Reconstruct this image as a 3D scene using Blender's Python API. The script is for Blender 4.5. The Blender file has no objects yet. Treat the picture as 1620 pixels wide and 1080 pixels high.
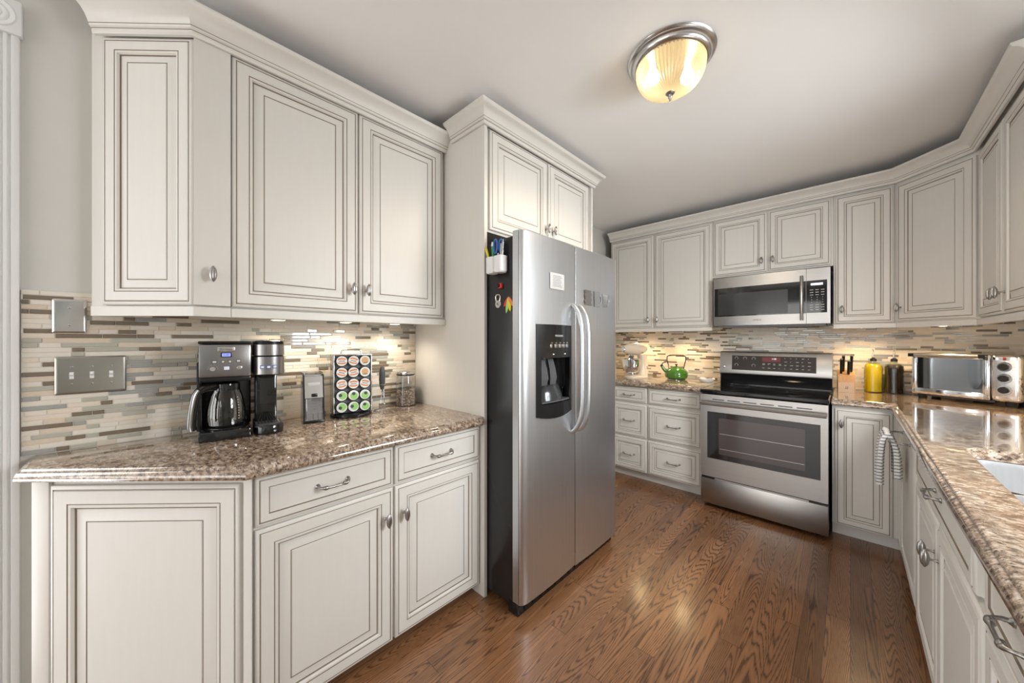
import bpy, bmesh, math, random
from mathutils import Matrix, Vector, geometry

# ------------------------------------------------------------------ camera
S = bpy.context.scene
COL = S.collection
cam_d = bpy.data.cameras.new('camera')
cam_d.sensor_width = 36.0
cam_d.lens = 560.0 / 1620.0 * 36.0
cam_d.shift_y = -2.0 / 1620.0
cam_d.clip_start = 0.02
cam_d.clip_end = 200
cam = bpy.data.objects.new('camera', cam_d)
cam.location = (0, 0, 1.30)
cam.rotation_euler = (math.pi / 2, 0, math.radians(43.7))
COL.objects.link(cam)
S.camera = cam

# ------------------------------------------------------------------ view, sky
S.view_settings.view_transform = 'Standard'
S.view_settings.look = 'None'
S.view_settings.gamma = 1.0
S.view_settings.use_curve_mapping = False
S.view_settings.exposure = 0.20

W = bpy.data.worlds.new('sky')
S.world = W
W.use_nodes = True
_n = W.node_tree.nodes
_l = W.node_tree.links
_n.clear()
_out = _n.new('ShaderNodeOutputWorld')
_bg = _n.new('ShaderNodeBackground')
_tc = _n.new('ShaderNodeTexCoord')
_sep = _n.new('ShaderNodeSeparateXYZ')
_noise = _n.new('ShaderNodeTexNoise')
_noise.inputs['Scale'].default_value = 9.0
_noise.inputs['Detail'].default_value = 8.0
_noise.inputs['Roughness'].default_value = 0.7
_add = _n.new('ShaderNodeMath'); _add.operation = 'MULTIPLY_ADD'
_add.inputs[1].default_value = 0.55
_ramp = _n.new('ShaderNodeValToRGB')
_cr = _ramp.color_ramp
_cr.elements[0].position = 0.18; _cr.elements[0].color = (0.42, 0.43, 0.40, 1)
_cr.elements[1].position = 0.52; _cr.elements[1].color = (0.90, 0.95, 1.0, 1)
_e = _cr.elements.new(0.30); _e.color = (0.22, 0.25, 0.20, 1)
_e = _cr.elements.new(0.44); _e.color = (0.35, 0.38, 0.33, 1)
_l.new(_tc.outputs['Generated'], _sep.inputs[0])
_l.new(_tc.outputs['Generated'], _noise.inputs['Vector'])
_l.new(_noise.outputs['Fac'], _add.inputs[0])
_l.new(_sep.outputs['Z'], _add.inputs[2])
_l.new(_add.outputs[0], _ramp.inputs['Fac'])
_l.new(_ramp.outputs['Color'], _bg.inputs['Color'])
_bg.inputs['Strength'].default_value = 0.9
_l.new(_bg.outputs[0], _out.inputs[0])

# area lights for daylight at the windows, plus an added fill in the doorway
def opening_light(name, loc, target, sx, sy, power, col=(0.93, 0.97, 1.0)):
    d = bpy.data.lights.new(name, 'AREA')
    d.shape = 'RECTANGLE'; d.size = sx; d.size_y = sy
    d.energy = power; d.color = col
    o = bpy.data.objects.new(name, d)
    o.location = loc
    v = Vector(target) - Vector(loc)
    o.rotation_euler = v.to_track_quat('-Z', 'Y').to_euler()
    COL.objects.link(o)
    return o

opening_light('daylight_rear', (-0.6, -3.32, 1.12), (-0.6, 0, 1.12), 2.5, 2.05, 51, (1.0, 0.99, 0.97))
opening_light('daylight_sink', (0.975, 1.72, 1.62), (0.0, 2.05, 0.92), 1.0, 0.95, 66, (0.96, 0.99, 1.0)).data.spread = math.radians(160)
opening_light('fill_doorway', (-2.06, -1.07, 1.14), (0, -1.07, 1.14), 1.30, 2.2, 24, (0.96, 0.99, 1.0))  # fill light added in the doorway to brighten the right base cabinets

# ------------------------------------------------------------------ materials
def nodes_of(name):
    m = bpy.data.materials.new(name)
    m.use_nodes = True
    nt = m.node_tree
    return m, nt, nt.nodes['Principled BSDF']

def mat(name, col, rough=0.5, metal=0.0, coat=0.0, trans=0.0, ior=1.45, emit=None, es=0.0, alpha=1.0, spec=0.5):
    m, nt, b = nodes_of(name)
    b.inputs['Base Color'].default_value = (*col, 1)
    b.inputs['Roughness'].default_value = rough
    b.inputs['Metallic'].default_value = metal
    b.inputs['Coat Weight'].default_value = coat
    b.inputs['Coat Roughness'].default_value = 0.05
    b.inputs['Transmission Weight'].default_value = trans
    b.inputs['IOR'].default_value = ior
    b.inputs['Alpha'].default_value = alpha
    b.inputs['Specular IOR Level'].default_value = spec
    if emit:
        b.inputs['Emission Color'].default_value = (*emit, 1)
        b.inputs['Emission Strength'].default_value = es
    return m

def add(nt, t, **kw):
    n = nt.nodes.new(t)
    for k, v in kw.items():
        if k in n.inputs:
            n.inputs[k].default_value = v
        else:
            setattr(n, k, v)
    return n

def ramp(nt, fac, stops):
    r = nt.nodes.new('ShaderNodeValToRGB')
    e = r.color_ramp.elements
    e[0].position, e[0].color = stops[0][0], (*stops[0][1], 1)
    e[1].position, e[1].color = stops[-1][0], (*stops[-1][1], 1)
    for p, c in stops[1:-1]:
        x = e.new(p); x.color = (*c, 1)
    nt.links.new(fac, r.inputs['Fac'])
    return r

def coords(nt, scale=(1, 1, 1), rot=(0, 0, 0), kind='Object'):
    tc = nt.nodes.new('ShaderNodeTexCoord')
    mp = nt.nodes.new('ShaderNodeMapping')
    mp.inputs['Scale'].default_value = scale
    mp.inputs['Rotation'].default_value = rot
    nt.links.new(tc.outputs[kind], mp.inputs['Vector'])
    return mp.outputs['Vector']

def mixc(nt, fac, a, b, mode='MIX'):
    x = nt.nodes.new('ShaderNodeMix')
    x.data_type = 'RGBA'; x.blend_type = mode
    for key, val in ((0, fac), (6, a), (7, b)):
        if hasattr(val, 'is_linked'):
            nt.links.new(val, x.inputs[key])
        elif isinstance(val, (int, float)):
            x.inputs[key].default_value = val
        else:
            x.inputs[key].default_value = (*val, 1)
    return x.outputs[2]

def bump(nt, b, h, strength=0.2, dist=0.002):
    bp = nt.nodes.new('ShaderNodeBump')
    bp.inputs['Strength'].default_value = strength
    bp.inputs['Distance'].default_value = dist
    nt.links.new(h, bp.inputs['Height'])
    nt.links.new(bp.outputs['Normal'], b.inputs['Normal'])

def paint_mat(name, c1, c2, rough=0.42, scale=(22, 22, 2.2)):
    m, nt, b = nodes_of(name)
    v = coords(nt, scale)
    n = add(nt, 'ShaderNodeTexNoise', Scale=2.5, Detail=5.0, Roughness=0.6)
    nt.links.new(v, n.inputs['Vector'])
    r = ramp(nt, n.outputs['Fac'], [(0.25, c1), (0.75, c2)])
    nt.links.new(r.outputs['Color'], b.inputs['Base Color'])
    b.inputs['Roughness'].default_value = rough
    return m

M_CAB = paint_mat('cabinet_paint', (0.680, 0.655, 0.615), (0.700, 0.677, 0.640))
M_GLAZE = mat('cabinet_glaze', (0.235, 0.185, 0.140), 0.6)
M_WALL = paint_mat('wall_paint', (0.60, 0.59, 0.555), (0.62, 0.61, 0.575), 0.7, (3, 3, 3))
M_CEIL = paint_mat('ceiling_paint', (0.855, 0.85, 0.845), (0.865, 0.86, 0.855), 0.5, (3, 3, 3))
M_TRIM = paint_mat('trim_paint', (0.74, 0.755, 0.755), (0.78, 0.79, 0.79), 0.4)

def steel_mat(name, col, rough, axis, amt=0.03):
    m, nt, b = nodes_of(name)
    sc = [110, 110, 110]; sc[axis] = 2
    v = coords(nt, tuple(sc))
    n = add(nt, 'ShaderNodeTexNoise', Scale=1.0, Detail=3.0, Roughness=0.6)
    nt.links.new(v, n.inputs['Vector'])
    r = ramp(nt, n.outputs['Fac'], [(0.3, tuple(c * (1 - amt) for c in col)), (0.7, tuple(min(1, c * (1 + amt)) for c in col))])
    nt.links.new(r.outputs['Color'], b.inputs['Base Color'])
    b.inputs['Metallic'].default_value = 1.0
    b.inputs['Roughness'].default_value = rough
    return m

M_STEEL = steel_mat('brushed_steel_vertical', (0.605, 0.62, 0.645), 0.38, 2)
M_STEELH = steel_mat('brushed_steel_level', (0.385, 0.372, 0.36), 0.31, 0)
M_DSTEEL = steel_mat('dark_brushed_steel', (0.30, 0.29, 0.29), 0.28, 2)
M_CHROME = mat('chrome', (0.75, 0.75, 0.76), 0.10, 1.0)
M_NICKEL = mat('brushed_nickel', (0.55, 0.54, 0.53), 0.24, 1.0)
M_PEWTER = mat('pewter', (0.36, 0.35, 0.34), 0.30, 1.0)
M_BLACK = mat('black_plastic', (0.007, 0.007, 0.008), 0.24)
M_GLOSSBLK = mat('black_glass', (0.008, 0.008, 0.009), 0.06, coat=0.5)
M_FRSIDE = mat('dark_fridge_side', (0.016, 0.016, 0.017), 0.24)
M_GREY = mat('grey_plastic', (0.25, 0.25, 0.26), 0.4)
M_DGREY = mat('dark_grey_plastic', (0.07, 0.07, 0.075), 0.4)
M_WHITE = mat('white_plastic', (0.80, 0.80, 0.80), 0.35)
M_LGREY = mat('light_grey_print', (0.55, 0.55, 0.55), 0.5)
M_OVENIN = mat('oven_window', (0.055, 0.043, 0.042), 0.10, coat=0.4)
M_PAPER = mat('paper', (0.50, 0.50, 0.495), 0.6)
M_RED = mat('red_plastic', (0.65, 0.04, 0.04), 0.35)
M_BLUE = mat('blue_plastic', (0.04, 0.13, 0.45), 0.35)
M_YEL = mat('yellow_plastic', (0.75, 0.62, 0.03), 0.4)
M_GREENP = mat('green_plastic', (0.03, 0.32, 0.08), 0.4)
M_ORANGE = mat('orange_print', (0.72, 0.25, 0.08), 0.5)
M_LIME = mat('lime_print', (0.33, 0.62, 0.18), 0.5)
M_CREAM = mat('cream_enamel', (0.72, 0.62, 0.50), 0.22, coat=0.5)
M_GREEN = mat('green_enamel', (0.060, 0.195, 0.016), 0.14, coat=0.8)
M_PORC = mat('white_porcelain', (0.80, 0.78, 0.74), 0.15, coat=0.5)
M_WOODL = paint_mat('light_wood', (0.36, 0.19, 0.08), (0.50, 0.28, 0.13), 0.45, (60, 60, 6))
M_OIL = mat('yellow_oil', (0.90, 0.68, 0.005), 0.10, trans=0.35, ior=1.40)
M_VINEGAR = mat('dark_vinegar', (0.012, 0.005, 0.003), 0.08, coat=0.2)
M_BEAN = mat('coffee_bean', (0.27, 0.17, 0.12), 0.4)
M_BEAN2 = mat('pale_bean', (0.68, 0.58, 0.49), 0.5)
M_DISPLAY = mat('blue_display', (0.1, 0.12, 0.35), 0.3, emit=(0.35, 0.42, 1.0), es=0.9)
M_WDISPLAY = mat('white_display', (0.5, 0.5, 0.6), 0.3, emit=(0.8, 0.85, 1.0), es=1.0)
M_RDISPLAY = mat('red_display', (0.16, 0.015, 0.02), 0.3)
M_BULB = mat('lit_bulb', (1, 0.9, 0.7), 0.5, emit=(1.0, 0.84, 0.56), es=9.0)
M_PUCK = mat('lit_puck_lens', (1, 0.9, 0.7), 0.5, emit=(1.0, 0.86, 0.62), es=6.0)
M_GROUT = mat('grout', (0.74, 0.69, 0.62), 0.8)
M_RUBBER = mat('rubber', (0.015, 0.015, 0.015), 0.6)
M_WIRE = mat('wire_shelf', (0.45, 0.42, 0.40), 0.3, 1.0)

def glass_mat(name, tint, refl=0.12, clear=0.85):
    # thin clear glass: lets light straight through and keeps a sheen
    m = bpy.data.materials.new(name); m.use_nodes = True
    nt = m.node_tree; nt.nodes.clear()
    o = nt.nodes.new('ShaderNodeOutputMaterial')
    t = nt.nodes.new('ShaderNodeBsdfTransparent'); t.inputs[0].default_value = (*[c * clear + (1 - clear) * c * 0.6 for c in tint], 1)
    g = nt.nodes.new('ShaderNodeBsdfGlossy'); g.inputs['Roughness'].default_value = 0.03
    f = nt.nodes.new('ShaderNodeLayerWeight'); f.inputs['Blend'].default_value = 0.35
    mr = nt.nodes.new('ShaderNodeMapRange'); mr.inputs[3].default_value = refl; mr.inputs[4].default_value = 0.70
    nt.links.new(f.outputs['Facing'], mr.inputs[0])
    x = nt.nodes.new('ShaderNodeMixShader')
    nt.links.new(mr.outputs[0], x.inputs[0]); nt.links.new(t.outputs[0], x.inputs[1]); nt.links.new(g.outputs[0], x.inputs[2])
    nt.links.new(x.outputs[0], o.inputs[0])
    return m

M_GLASS = glass_mat('clear_glass', (0.96, 0.97, 0.97), 0.06)
M_SMOKE = glass_mat('smoked_clear_plastic', (0.72, 0.72, 0.75), 0.22)
M_CARAFE = glass_mat('carafe_glass', (0.72, 0.69, 0.67), 0.05)
M_TOASTGL = glass_mat('toaster_glass', (0.45, 0.47, 0.48), 0.38)
M_OILGL = glass_mat('bottle_glass', (0.95, 0.96, 0.90), 0.02)

def dome_mat():
    m = bpy.data.materials.new('ribbed_lamp_glass'); m.use_nodes = True
    nt = m.node_tree; nt.nodes.clear()
    o = nt.nodes.new('ShaderNodeOutputMaterial')
    t = nt.nodes.new('ShaderNodeBsdfTransparent'); t.inputs[0].default_value = (1, 0.94, 0.82, 1)
    tl = nt.nodes.new('ShaderNodeBsdfTranslucent'); tl.inputs[0].default_value = (1, 0.90, 0.68, 1)
    g = nt.nodes.new('ShaderNodeBsdfGlossy'); g.inputs['Roughness'].default_value = 0.12
    a = nt.nodes.new('ShaderNodeMixShader'); a.inputs[0].default_value = 0.45
    nt.links.new(t.outputs[0], a.inputs[1]); nt.links.new(tl.outputs[0], a.inputs[2])
    b = nt.nodes.new('ShaderNodeMixShader'); b.inputs[0].default_value = 0.16
    nt.links.new(a.outputs[0], b.inputs[1]); nt.links.new(g.outputs[0], b.inputs[2])
    nt.links.new(b.outputs[0], o.inputs[0])
    return m
M_DOME = dome_mat()

def granite_mat():
    m, nt, b = nodes_of('granite')
    v = coords(nt, (1.0, 1.75, 1.5), (0, 0, math.radians(-45)))
    n1 = add(nt, 'ShaderNodeTexNoise', Scale=44.0, Detail=6.0, Roughness=0.72)
    n2 = add(nt, 'ShaderNodeTexNoise', Scale=9.0, Detail=4.0, Roughness=0.6)
    n3 = add(nt, 'ShaderNodeTexNoise', Scale=78.0, Detail=3.0, Roughness=0.6)
    vo = add(nt, 'ShaderNodeTexVoronoi', Scale=130.0)
    for x in (n1, n2, n3, vo):
        nt.links.new(v, x.inputs['Vector'])
    base = ramp(nt, n1.outputs['Fac'], [(0.34, (0.046, 0.030, 0.022)), (0.44, (0.205, 0.140, 0.096)), (0.53, (0.395, 0.308, 0.236)), (0.66, (0.63, 0.57, 0.50))])
    tone = ramp(nt, n2.outputs['Fac'], [(0.35, (0.74, 0.64, 0.56)), (0.65, (1.05, 1.02, 0.98))])
    c = mixc(nt, 0.8, base.outputs['Color'], tone.outputs['Color'], 'MULTIPLY')
    fl = ramp(nt, n3.outputs['Fac'], [(0.35, (1, 1, 1)), (0.43, (0, 0, 0))])
    c = mixc(nt, fl.outputs['Color'], c, (0.035, 0.024, 0.02))
    sp = ramp(nt, vo.outputs['Distance'], [(0.10, (1, 1, 1)), (0.22, (0, 0, 0))])
    c = mixc(nt, mixc(nt, 1.0, sp.outputs['Color'], n2.outputs['Fac'], 'MULTIPLY'), c, (0.80, 0.74, 0.66))
    nt.links.new(c, b.inputs['Base Color'])
    b.inputs['Roughness'].default_value = 0.10
    b.inputs['Specular IOR Level'].default_value = 0.6
    b.inputs['Coat Weight'].default_value = 1.0
    b.inputs['Coat Roughness'].default_value = 0.02
    b.inputs['Coat IOR'].default_value = 1.7
    return m
M_GRANITE = granite_mat()

def floor_mat():
    m, nt, b = nodes_of('stained_oak_boards')
    tc = nt.nodes.new('ShaderNodeTexCoord')
    sep = nt.nodes.new('ShaderNodeSeparateXYZ')
    nt.links.new(tc.outputs['Object'], sep.inputs[0])
    def math_(op, a, bb=None, c=None):
        n = nt.nodes.new('ShaderNodeMath'); n.operation = op
        for i, x in enumerate((a, bb, c)):
            if x is None: continue
            if isinstance(x, (int, float)): n.inputs[i].default_value = x
            else: nt.links.new(x, n.inputs[i])
        return n.outputs[0]
    wdt = 0.083
    bx = math_('DIVIDE', sep.outputs['X'], wdt)
    idx = math_('FLOOR', bx)
    fx = math_('FRACT', bx)
    wn = nt.nodes.new('ShaderNodeTexWhiteNoise'); wn.noise_dimensions = '1D'
    nt.links.new(idx, wn.inputs['W'])
    yo = math_('MULTIPLY_ADD', wn.outputs['Value'], 7.3, sep.outputs['Y'])
    by = math_('DIVIDE', yo, 1.15)
    iy = math_('FLOOR', by); fy = math_('FRACT', by)
    wn2 = nt.nodes.new('ShaderNodeTexWhiteNoise'); wn2.noise_dimensions = '2D'
    cv = nt.nodes.new('ShaderNodeCombineXYZ')
    nt.links.new(idx, cv.inputs[0]); nt.links.new(iy, cv.inputs[1])
    nt.links.new(cv.outputs[0], wn2.inputs['Vector'])
    pid = wn2.outputs['Value']
    # cathedral grain: level lines of a noise field stretched along the board
    g = nt.nodes.new('ShaderNodeCombineXYZ')
    nt.links.new(math_('MULTIPLY_ADD', pid, 31.0, math_('MULTIPLY', sep.outputs['X'], 8.0)), g.inputs[0])
    nt.links.new(math_('MULTIPLY_ADD', pid, 17.0, math_('MULTIPLY', sep.outputs['Y'], 0.50)), g.inputs[1])
    nz = add(nt, 'ShaderNodeTexNoise', Scale=1.0, Detail=1.5, Roughness=0.35)
    nt.links.new(g.outputs[0], nz.inputs['Vector'])
    f2 = nt.nodes.new('ShaderNodeCombineXYZ')
    nt.links.new(math_('MULTIPLY', sep.outputs['X'], 260.0), f2.inputs[0])
    nt.links.new(math_('MULTIPLY', sep.outputs['Y'], 9.0), f2.inputs[1])
    fine = add(nt, 'ShaderNodeTexNoise', Scale=1.0, Detail=3.0, Roughness=0.6)
    nt.links.new(f2.outputs[0], fine.inputs['Vector'])
    lv = math_('MULTIPLY_ADD', fine.outputs['Fac'], 0.9, math_('MULTIPLY', nz.outputs['Fac'], 60.0))
    ring = math_('FRACT', lv)
    rr = ramp(nt, ring, [(0.0, (0.1,) * 3), (0.09, (0.04,) * 3), (0.25, (0.72,) * 3), (0.70, (1, 1, 1)), (0.93, (0.65,) * 3), (1.0, (0.1,) * 3)])
    col = mixc(nt, rr.outputs['Color'], (0.068, 0.028, 0.011), (0.300, 0.144, 0.066))
    tone = ramp(nt, pid, [(0.0, (0.72, 0.68, 0.64)), (0.5, (0.95, 0.93, 0.91)), (1.0, (1.18, 1.16, 1.12))])
    col = mixc(nt, 1.0, col, tone.outputs['Color'], 'MULTIPLY')
    fr = ramp(nt, fine.outputs['Fac'], [(0.30, (0.55, 0.52, 0.5)), (0.55, (1, 1, 1))])
    col = mixc(nt, 0.55, col, fr.outputs['Color'], 'MULTIPLY')
    seam = math_('MINIMUM', math_('GREATER_THAN', fx, 0.016), math_('GREATER_THAN', fy, 0.0016))
    col = mixc(nt, seam, (0.03, 0.014, 0.008), col)
    nt.links.new(col, b.inputs['Base Color'])
    b.inputs['Roughness'].default_value = 0.30
    b.inputs['Coat Weight'].default_value = 0.35
    b.inputs['Coat Roughness'].default_value = 0.16
    bump(nt, b, rr.outputs['Color'], 0.10, 0.0006)
    return m
M_FLOOR = floor_mat()

def tile_mat(name, c1, c2, rough, coat=0.0, sc=(40, 40, 160)):
    m = paint_mat(name, c1, c2, rough, sc)
    b = m.node_tree.nodes['Principled BSDF']
    b.inputs['Coat Weight'].default_value = coat
    b.inputs['Coat Roughness'].default_value = 0.03
    return m
TILES = [tile_mat('stone_tile_cream', (0.68, 0.585, 0.48), (0.74, 0.66, 0.56), 0.45),
         tile_mat('stone_tile_sand', (0.60, 0.495, 0.385), (0.70, 0.605, 0.495), 0.45),
         tile_mat('stone_tile_pale', (0.70, 0.64, 0.56), (0.75, 0.70, 0.63), 0.45),
         tile_mat('glass_tile_brown', (0.165, 0.125, 0.085), (0.185, 0.14, 0.098), 0.12, 0.8),
         tile_mat('glass_tile_grey', (0.31, 0.315, 0.295), (0.34, 0.345, 0.325), 0.12, 0.8),
         tile_mat('glass_tile_sage', (0.43, 0.41, 0.345), (0.46, 0.44, 0.375), 0.12, 0.8),
         M_GROUT]

# ------------------------------------------------------------------ mesh tools
MW = {}

class MB:
    def __init__(self, T=None):
        self.v = []; self.f = []; self.m = []
        self.T = T or Matrix.Identity(4)

    def add(self, vs, fs, m=0):
        k = len(self.v)
        self.v += [self.T @ Vector(p) for p in vs]
        for i, f in enumerate(fs):
            self.f.append([k + j for j in f])
            self.m.append(m[i] if isinstance(m, list) else m)
        return self

    def box(self, x0, y0, z0, x1, y1, z1, b=0.0, m=0, seg=2):
        if b <= 0:
            vs = [(x0, y0, z0), (x1, y0, z0), (x1, y1, z0), (x0, y1, z0), (x0, y0, z1), (x1, y0, z1), (x1, y1, z1), (x0, y1, z1)]
            fs = [(0, 3, 2, 1), (4, 5, 6, 7), (0, 1, 5, 4), (1, 2, 6, 5), (2, 3, 7, 6), (3, 0, 4, 7)]
            return self.add(vs, fs, m)
        bm = bmesh.new()
        bmesh.ops.create_cube(bm, size=1.0)
        for v in bm.verts:
            v.co = Vector(((x0 + x1) / 2 + v.co.x * (x1 - x0), (y0 + y1) / 2 + v.co.y * (y1 - y0), (z0 + z1) / 2 + v.co.z * (z1 - z0)))
        b = min(b, 0.49 * min(abs(x1 - x0), abs(y1 - y0), abs(z1 - z0)))
        bmesh.ops.bevel(bm, geom=bm.edges[:], offset=b, segments=seg, profile=0.5, affect='EDGES')
        bm.verts.index_update()
        self.add([v.co.copy() for v in bm.verts], [[v.index for v in f.verts] for f in bm.faces], m)
        bm.free()
        return self

    def lathe(self, prof, c=(0, 0, 0), seg=32, m=0, ax='z', flute=0, depth=0.0, caps=True, arc=None):
        # prof: list of (radius, height); flute: number of ribs
        vs = []; fs = []
        n = len(prof)
        for (r, h) in prof:
            for k in range(seg):
                a = 2 * math.pi * k / seg
                rr = r * (1 - depth * (0.5 + 0.5 * math.cos(flute * a))) if flute else r
                x, y = rr * math.cos(a), rr * math.sin(a)
                p = {'z': (x, y, h), 'y': (x, h, -y), 'x': (h, x, y)}[ax]
                vs.append((c[0] + p[0], c[1] + p[1], c[2] + p[2]))
        for i in range(n - 1):
            for k in range(seg):
                k2 = (k + 1) % seg
                fs.append((i * seg + k, i * seg + k2, (i + 1) * seg + k2, (i + 1) * seg + k))
        if caps:
            if prof[0][0] > 1e-6: fs.append(tuple(reversed(range(seg))))
            if prof[-1][0] > 1e-6: fs.append(tuple((n - 1) * seg + k for k in range(seg)))
        return self.add(vs, fs, m)

    def tube(self, pts, r, seg=12, m=0, caps=True, closed=False, flat=None):
        pts = [Vector(p) for p in pts]
        n = len(pts)
        rs = r if isinstance(r, (list, tuple)) else [r] * n
        tan = []
        for i in range(n):
            if closed:
                t = pts[(i + 1) % n] - pts[i - 1]
            else:
                t = pts[min(i + 1, n - 1)] - pts[max(i - 1, 0)]
            tan.append(t.normalized())
        up = Vector((0, 0, 1)) if abs(tan[0].z) < 0.9 else Vector((1, 0, 0))
        u = tan[0].cross(up).normalized()
        vs = []; fs = []
        for i in range(n):
            u = (u - tan[i] * u.dot(tan[i])).normalized()
            w = tan[i].cross(u)
            for k in range(seg):
                a = 2 * math.pi * k / seg
                fu = flat[0] if flat else 1.0
                fw = flat[1] if flat else 1.0
                vs.append(pts[i] + u * (rs[i] * fu * math.cos(a)) + w * (rs[i] * fw * math.sin(a)))
        for i in range(n if closed else n - 1):
            j = (i + 1) % n
            for k in range(seg):
                k2 = (k + 1) % seg
                fs.append((i * seg + k, i * seg + k2, j * seg + k2, j * seg + k))
        if caps and not closed:
            fs.append(tuple(reversed(range(seg))))
            fs.append(tuple((n - 1) * seg + k for k in range(seg)))
        return self.add(vs, fs, m)

    def prism(self, poly, a0, a1, ax='z', m=0, b=0.0):
        # poly in the two remaining axes: z -> (x,y); y -> (x,z); x -> (y,z)
        n = len(poly)
        def P(p, a):
            return {'z': (p[0], p[1], a), 'y': (p[0], a, p[1]), 'x': (a, p[0], p[1])}[ax]
        vs = [P(p, a0) for p in poly] + [P(p, a1) for p in poly]
        fs = [tuple(reversed(range(n))), tuple(range(n, 2 * n))]
        for i in range(n):
            j = (i + 1) % n
            fs.append((i, j, n + j, n + i))
        return self.add(vs, fs, m)

    def loft(self, rings, m=0, cap0=True, cap1=True):
        n = len(rings[0]); vs = []; fs = []; mm = []
        for r in rings: vs += list(r)
        for i in range(len(rings) - 1):
            for k in range(n):
                k2 = (k + 1) % n
                fs.append((i * n + k, i * n + k2, (i + 1) * n + k2, (i + 1) * n + k))
                mm.append(m[i] if isinstance(m, list) else m)
        if cap0: fs.append(tuple(reversed(range(n)))); mm.append(m[0] if isinstance(m, list) else m)
        if cap1: fs.append(tuple((len(rings) - 1) * n + k for k in range(n))); mm.append(m[-1] if isinstance(m, list) else m)
        return self.add(vs, fs, mm)

    def sphere(self, c, r, seg=20, rings=12, m=0):
        rx, ry, rz = r if isinstance(r, (tuple, list)) else (r, r, r)
        rows = []
        for i in range(1, rings):
            a = math.pi * i / rings
            rows.append([(c[0] + rx * math.sin(a) * math.cos(2 * math.pi * k / seg), c[1] + ry * math.sin(a) * math.sin(2 * math.pi * k / seg), c[2] - rz * math.cos(a)) for k in range(seg)])
        return self.loft(rows, m)

    def mesh(self, name, mats, sharp=38):
        me = bpy.data.meshes.new(name)
        me.from_pydata([tuple(p) for p in self.v], [], self.f)
        for x in (mats if isinstance(mats, (list, tuple)) else [mats]):
            me.materials.append(x)
        me.polygons.foreach_set('material_index', self.m)
        bm = bmesh.new(); bm.from_mesh(me)
        bmesh.ops.recalc_face_normals(bm, faces=bm.faces[:])
        bm.to_mesh(me); bm.free()
        me.polygons.foreach_set('use_smooth', [True] * len(me.polygons))
        me.set_sharp_from_angle(angle=math.radians(sharp))
        me.update()
        return me

    def build(self, name, mats, parent=None, world=False, label=None, sharp=38):
        if world and parent is not None:
            inv = MW[parent.name].inverted()
            self.v = [inv @ Vector(p) for p in self.v]
        me = self.mesh(name, mats, sharp)
        o = bpy.data.objects.new(name, me)
        COL.objects.link(o)
        if parent is not None:
            o.parent = parent
            MW[o.name] = MW[parent.name].copy()
        else:
            MW[o.name] = Matrix.Identity(4)
        if label: o['label'] = label
        return o

def thing(name, label, cat, loc=(0, 0, 0), rz=0.0, group=None):
    o = bpy.data.objects.new(name, None)
    o.empty_display_size = 0.05
    o.location = loc
    o.rotation_euler = (0, 0, math.radians(rz))
    COL.objects.link(o)
    MW[o.name] = Matrix.Translation(loc) @ Matrix.Rotation(math.radians(rz), 4, 'Z')
    return tag(o, label, cat, group)

def tag(o, label, cat, group=None):
    o['label'] = label; o['category'] = cat
    if group: o['group'] = group
    return o

def struct(o):
    o['kind'] = 'structure'
    return o

def inst(name, me, parent, loc, rot=(0, 0, 0)):
    o = bpy.data.objects.new(name, me)
    o.location = loc; o.rotation_euler = rot
    COL.objects.link(o)
    if parent is not None: o.parent = parent
    return o

def text(name, s, size, parent, M, mt, align='CENTER', extrude=0.0004):
    cu = bpy.data.curves.new(name, 'FONT')
    cu.body = s; cu.size = size; cu.align_x = align; cu.align_y = 'CENTER'
    cu.extrude = extrude; cu.resolution_u = 3
    t = bpy.data.objects.new(name, cu)
    COL.objects.link(t)
    dg = bpy.context.evaluated_depsgraph_get()
    me = bpy.data.meshes.new_from_object(t.evaluated_get(dg))
    bpy.data.objects.remove(t, do_unlink=True)
    me.transform(M)
    me.materials.clear(); me.materials.append(mt)
    me.name = name
    o = bpy.data.objects.new(name, me)
    COL.objects.link(o)
    if parent is not None:
        o.parent = parent
    return o

def front(x, y, z):
    # text facing local -y at x, y, z
    return Matrix.Translation((x, y, z)) @ Matrix.Rotation(math.pi / 2, 4, 'X')

def rrect(w, h, r, n=5, cx=0, cy=0):
    pts = []
    for (sx, sy, a0) in ((1, 1, 0), (-1, 1, 90), (-1, -1, 180), (1, -1, 270)):
        for k in range(n + 1):
            a = math.radians(a0 + 90 * k / n)
            pts.append((cx + sx * (w / 2 - r) + r * math.cos(a), cy + sy * (h / 2 - r) + r * math.sin(a)))
    return pts

def arc_pts(c, r, a0, a1, n, plane='xz'):
    out = []
    for k in range(n + 1):
        a = math.radians(a0 + (a1 - a0) * k / n)
        p, q = r * math.cos(a), r * math.sin(a)
        out.append({'xz': (c[0] + p, c[1], c[2] + q), 'xy': (c[0] + p, c[1] + q, c[2]), 'yz': (c[0], c[1] + p, c[2] + q)}[plane])
    return out

def smooth_path(pts, n=6):
    # Catmull-Rom through the points
    P = [Vector(p) for p in pts]
    out = []
    for i in range(len(P) - 1):
        p0 = P[max(i - 1, 0)]; p1 = P[i]; p2 = P[i + 1]; p3 = P[min(i + 2, len(P) - 1)]
        for k in range(n):
            t = k / n
            out.append(0.5 * ((2 * p1) + (p2 - p0) * t + (2 * p0 - 5 * p1 + 4 * p2 - p3) * t * t + (3 * p1 - p0 - 3 * p2 + p3) * t ** 3))
    out.append(P[-1])
    return out

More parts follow.
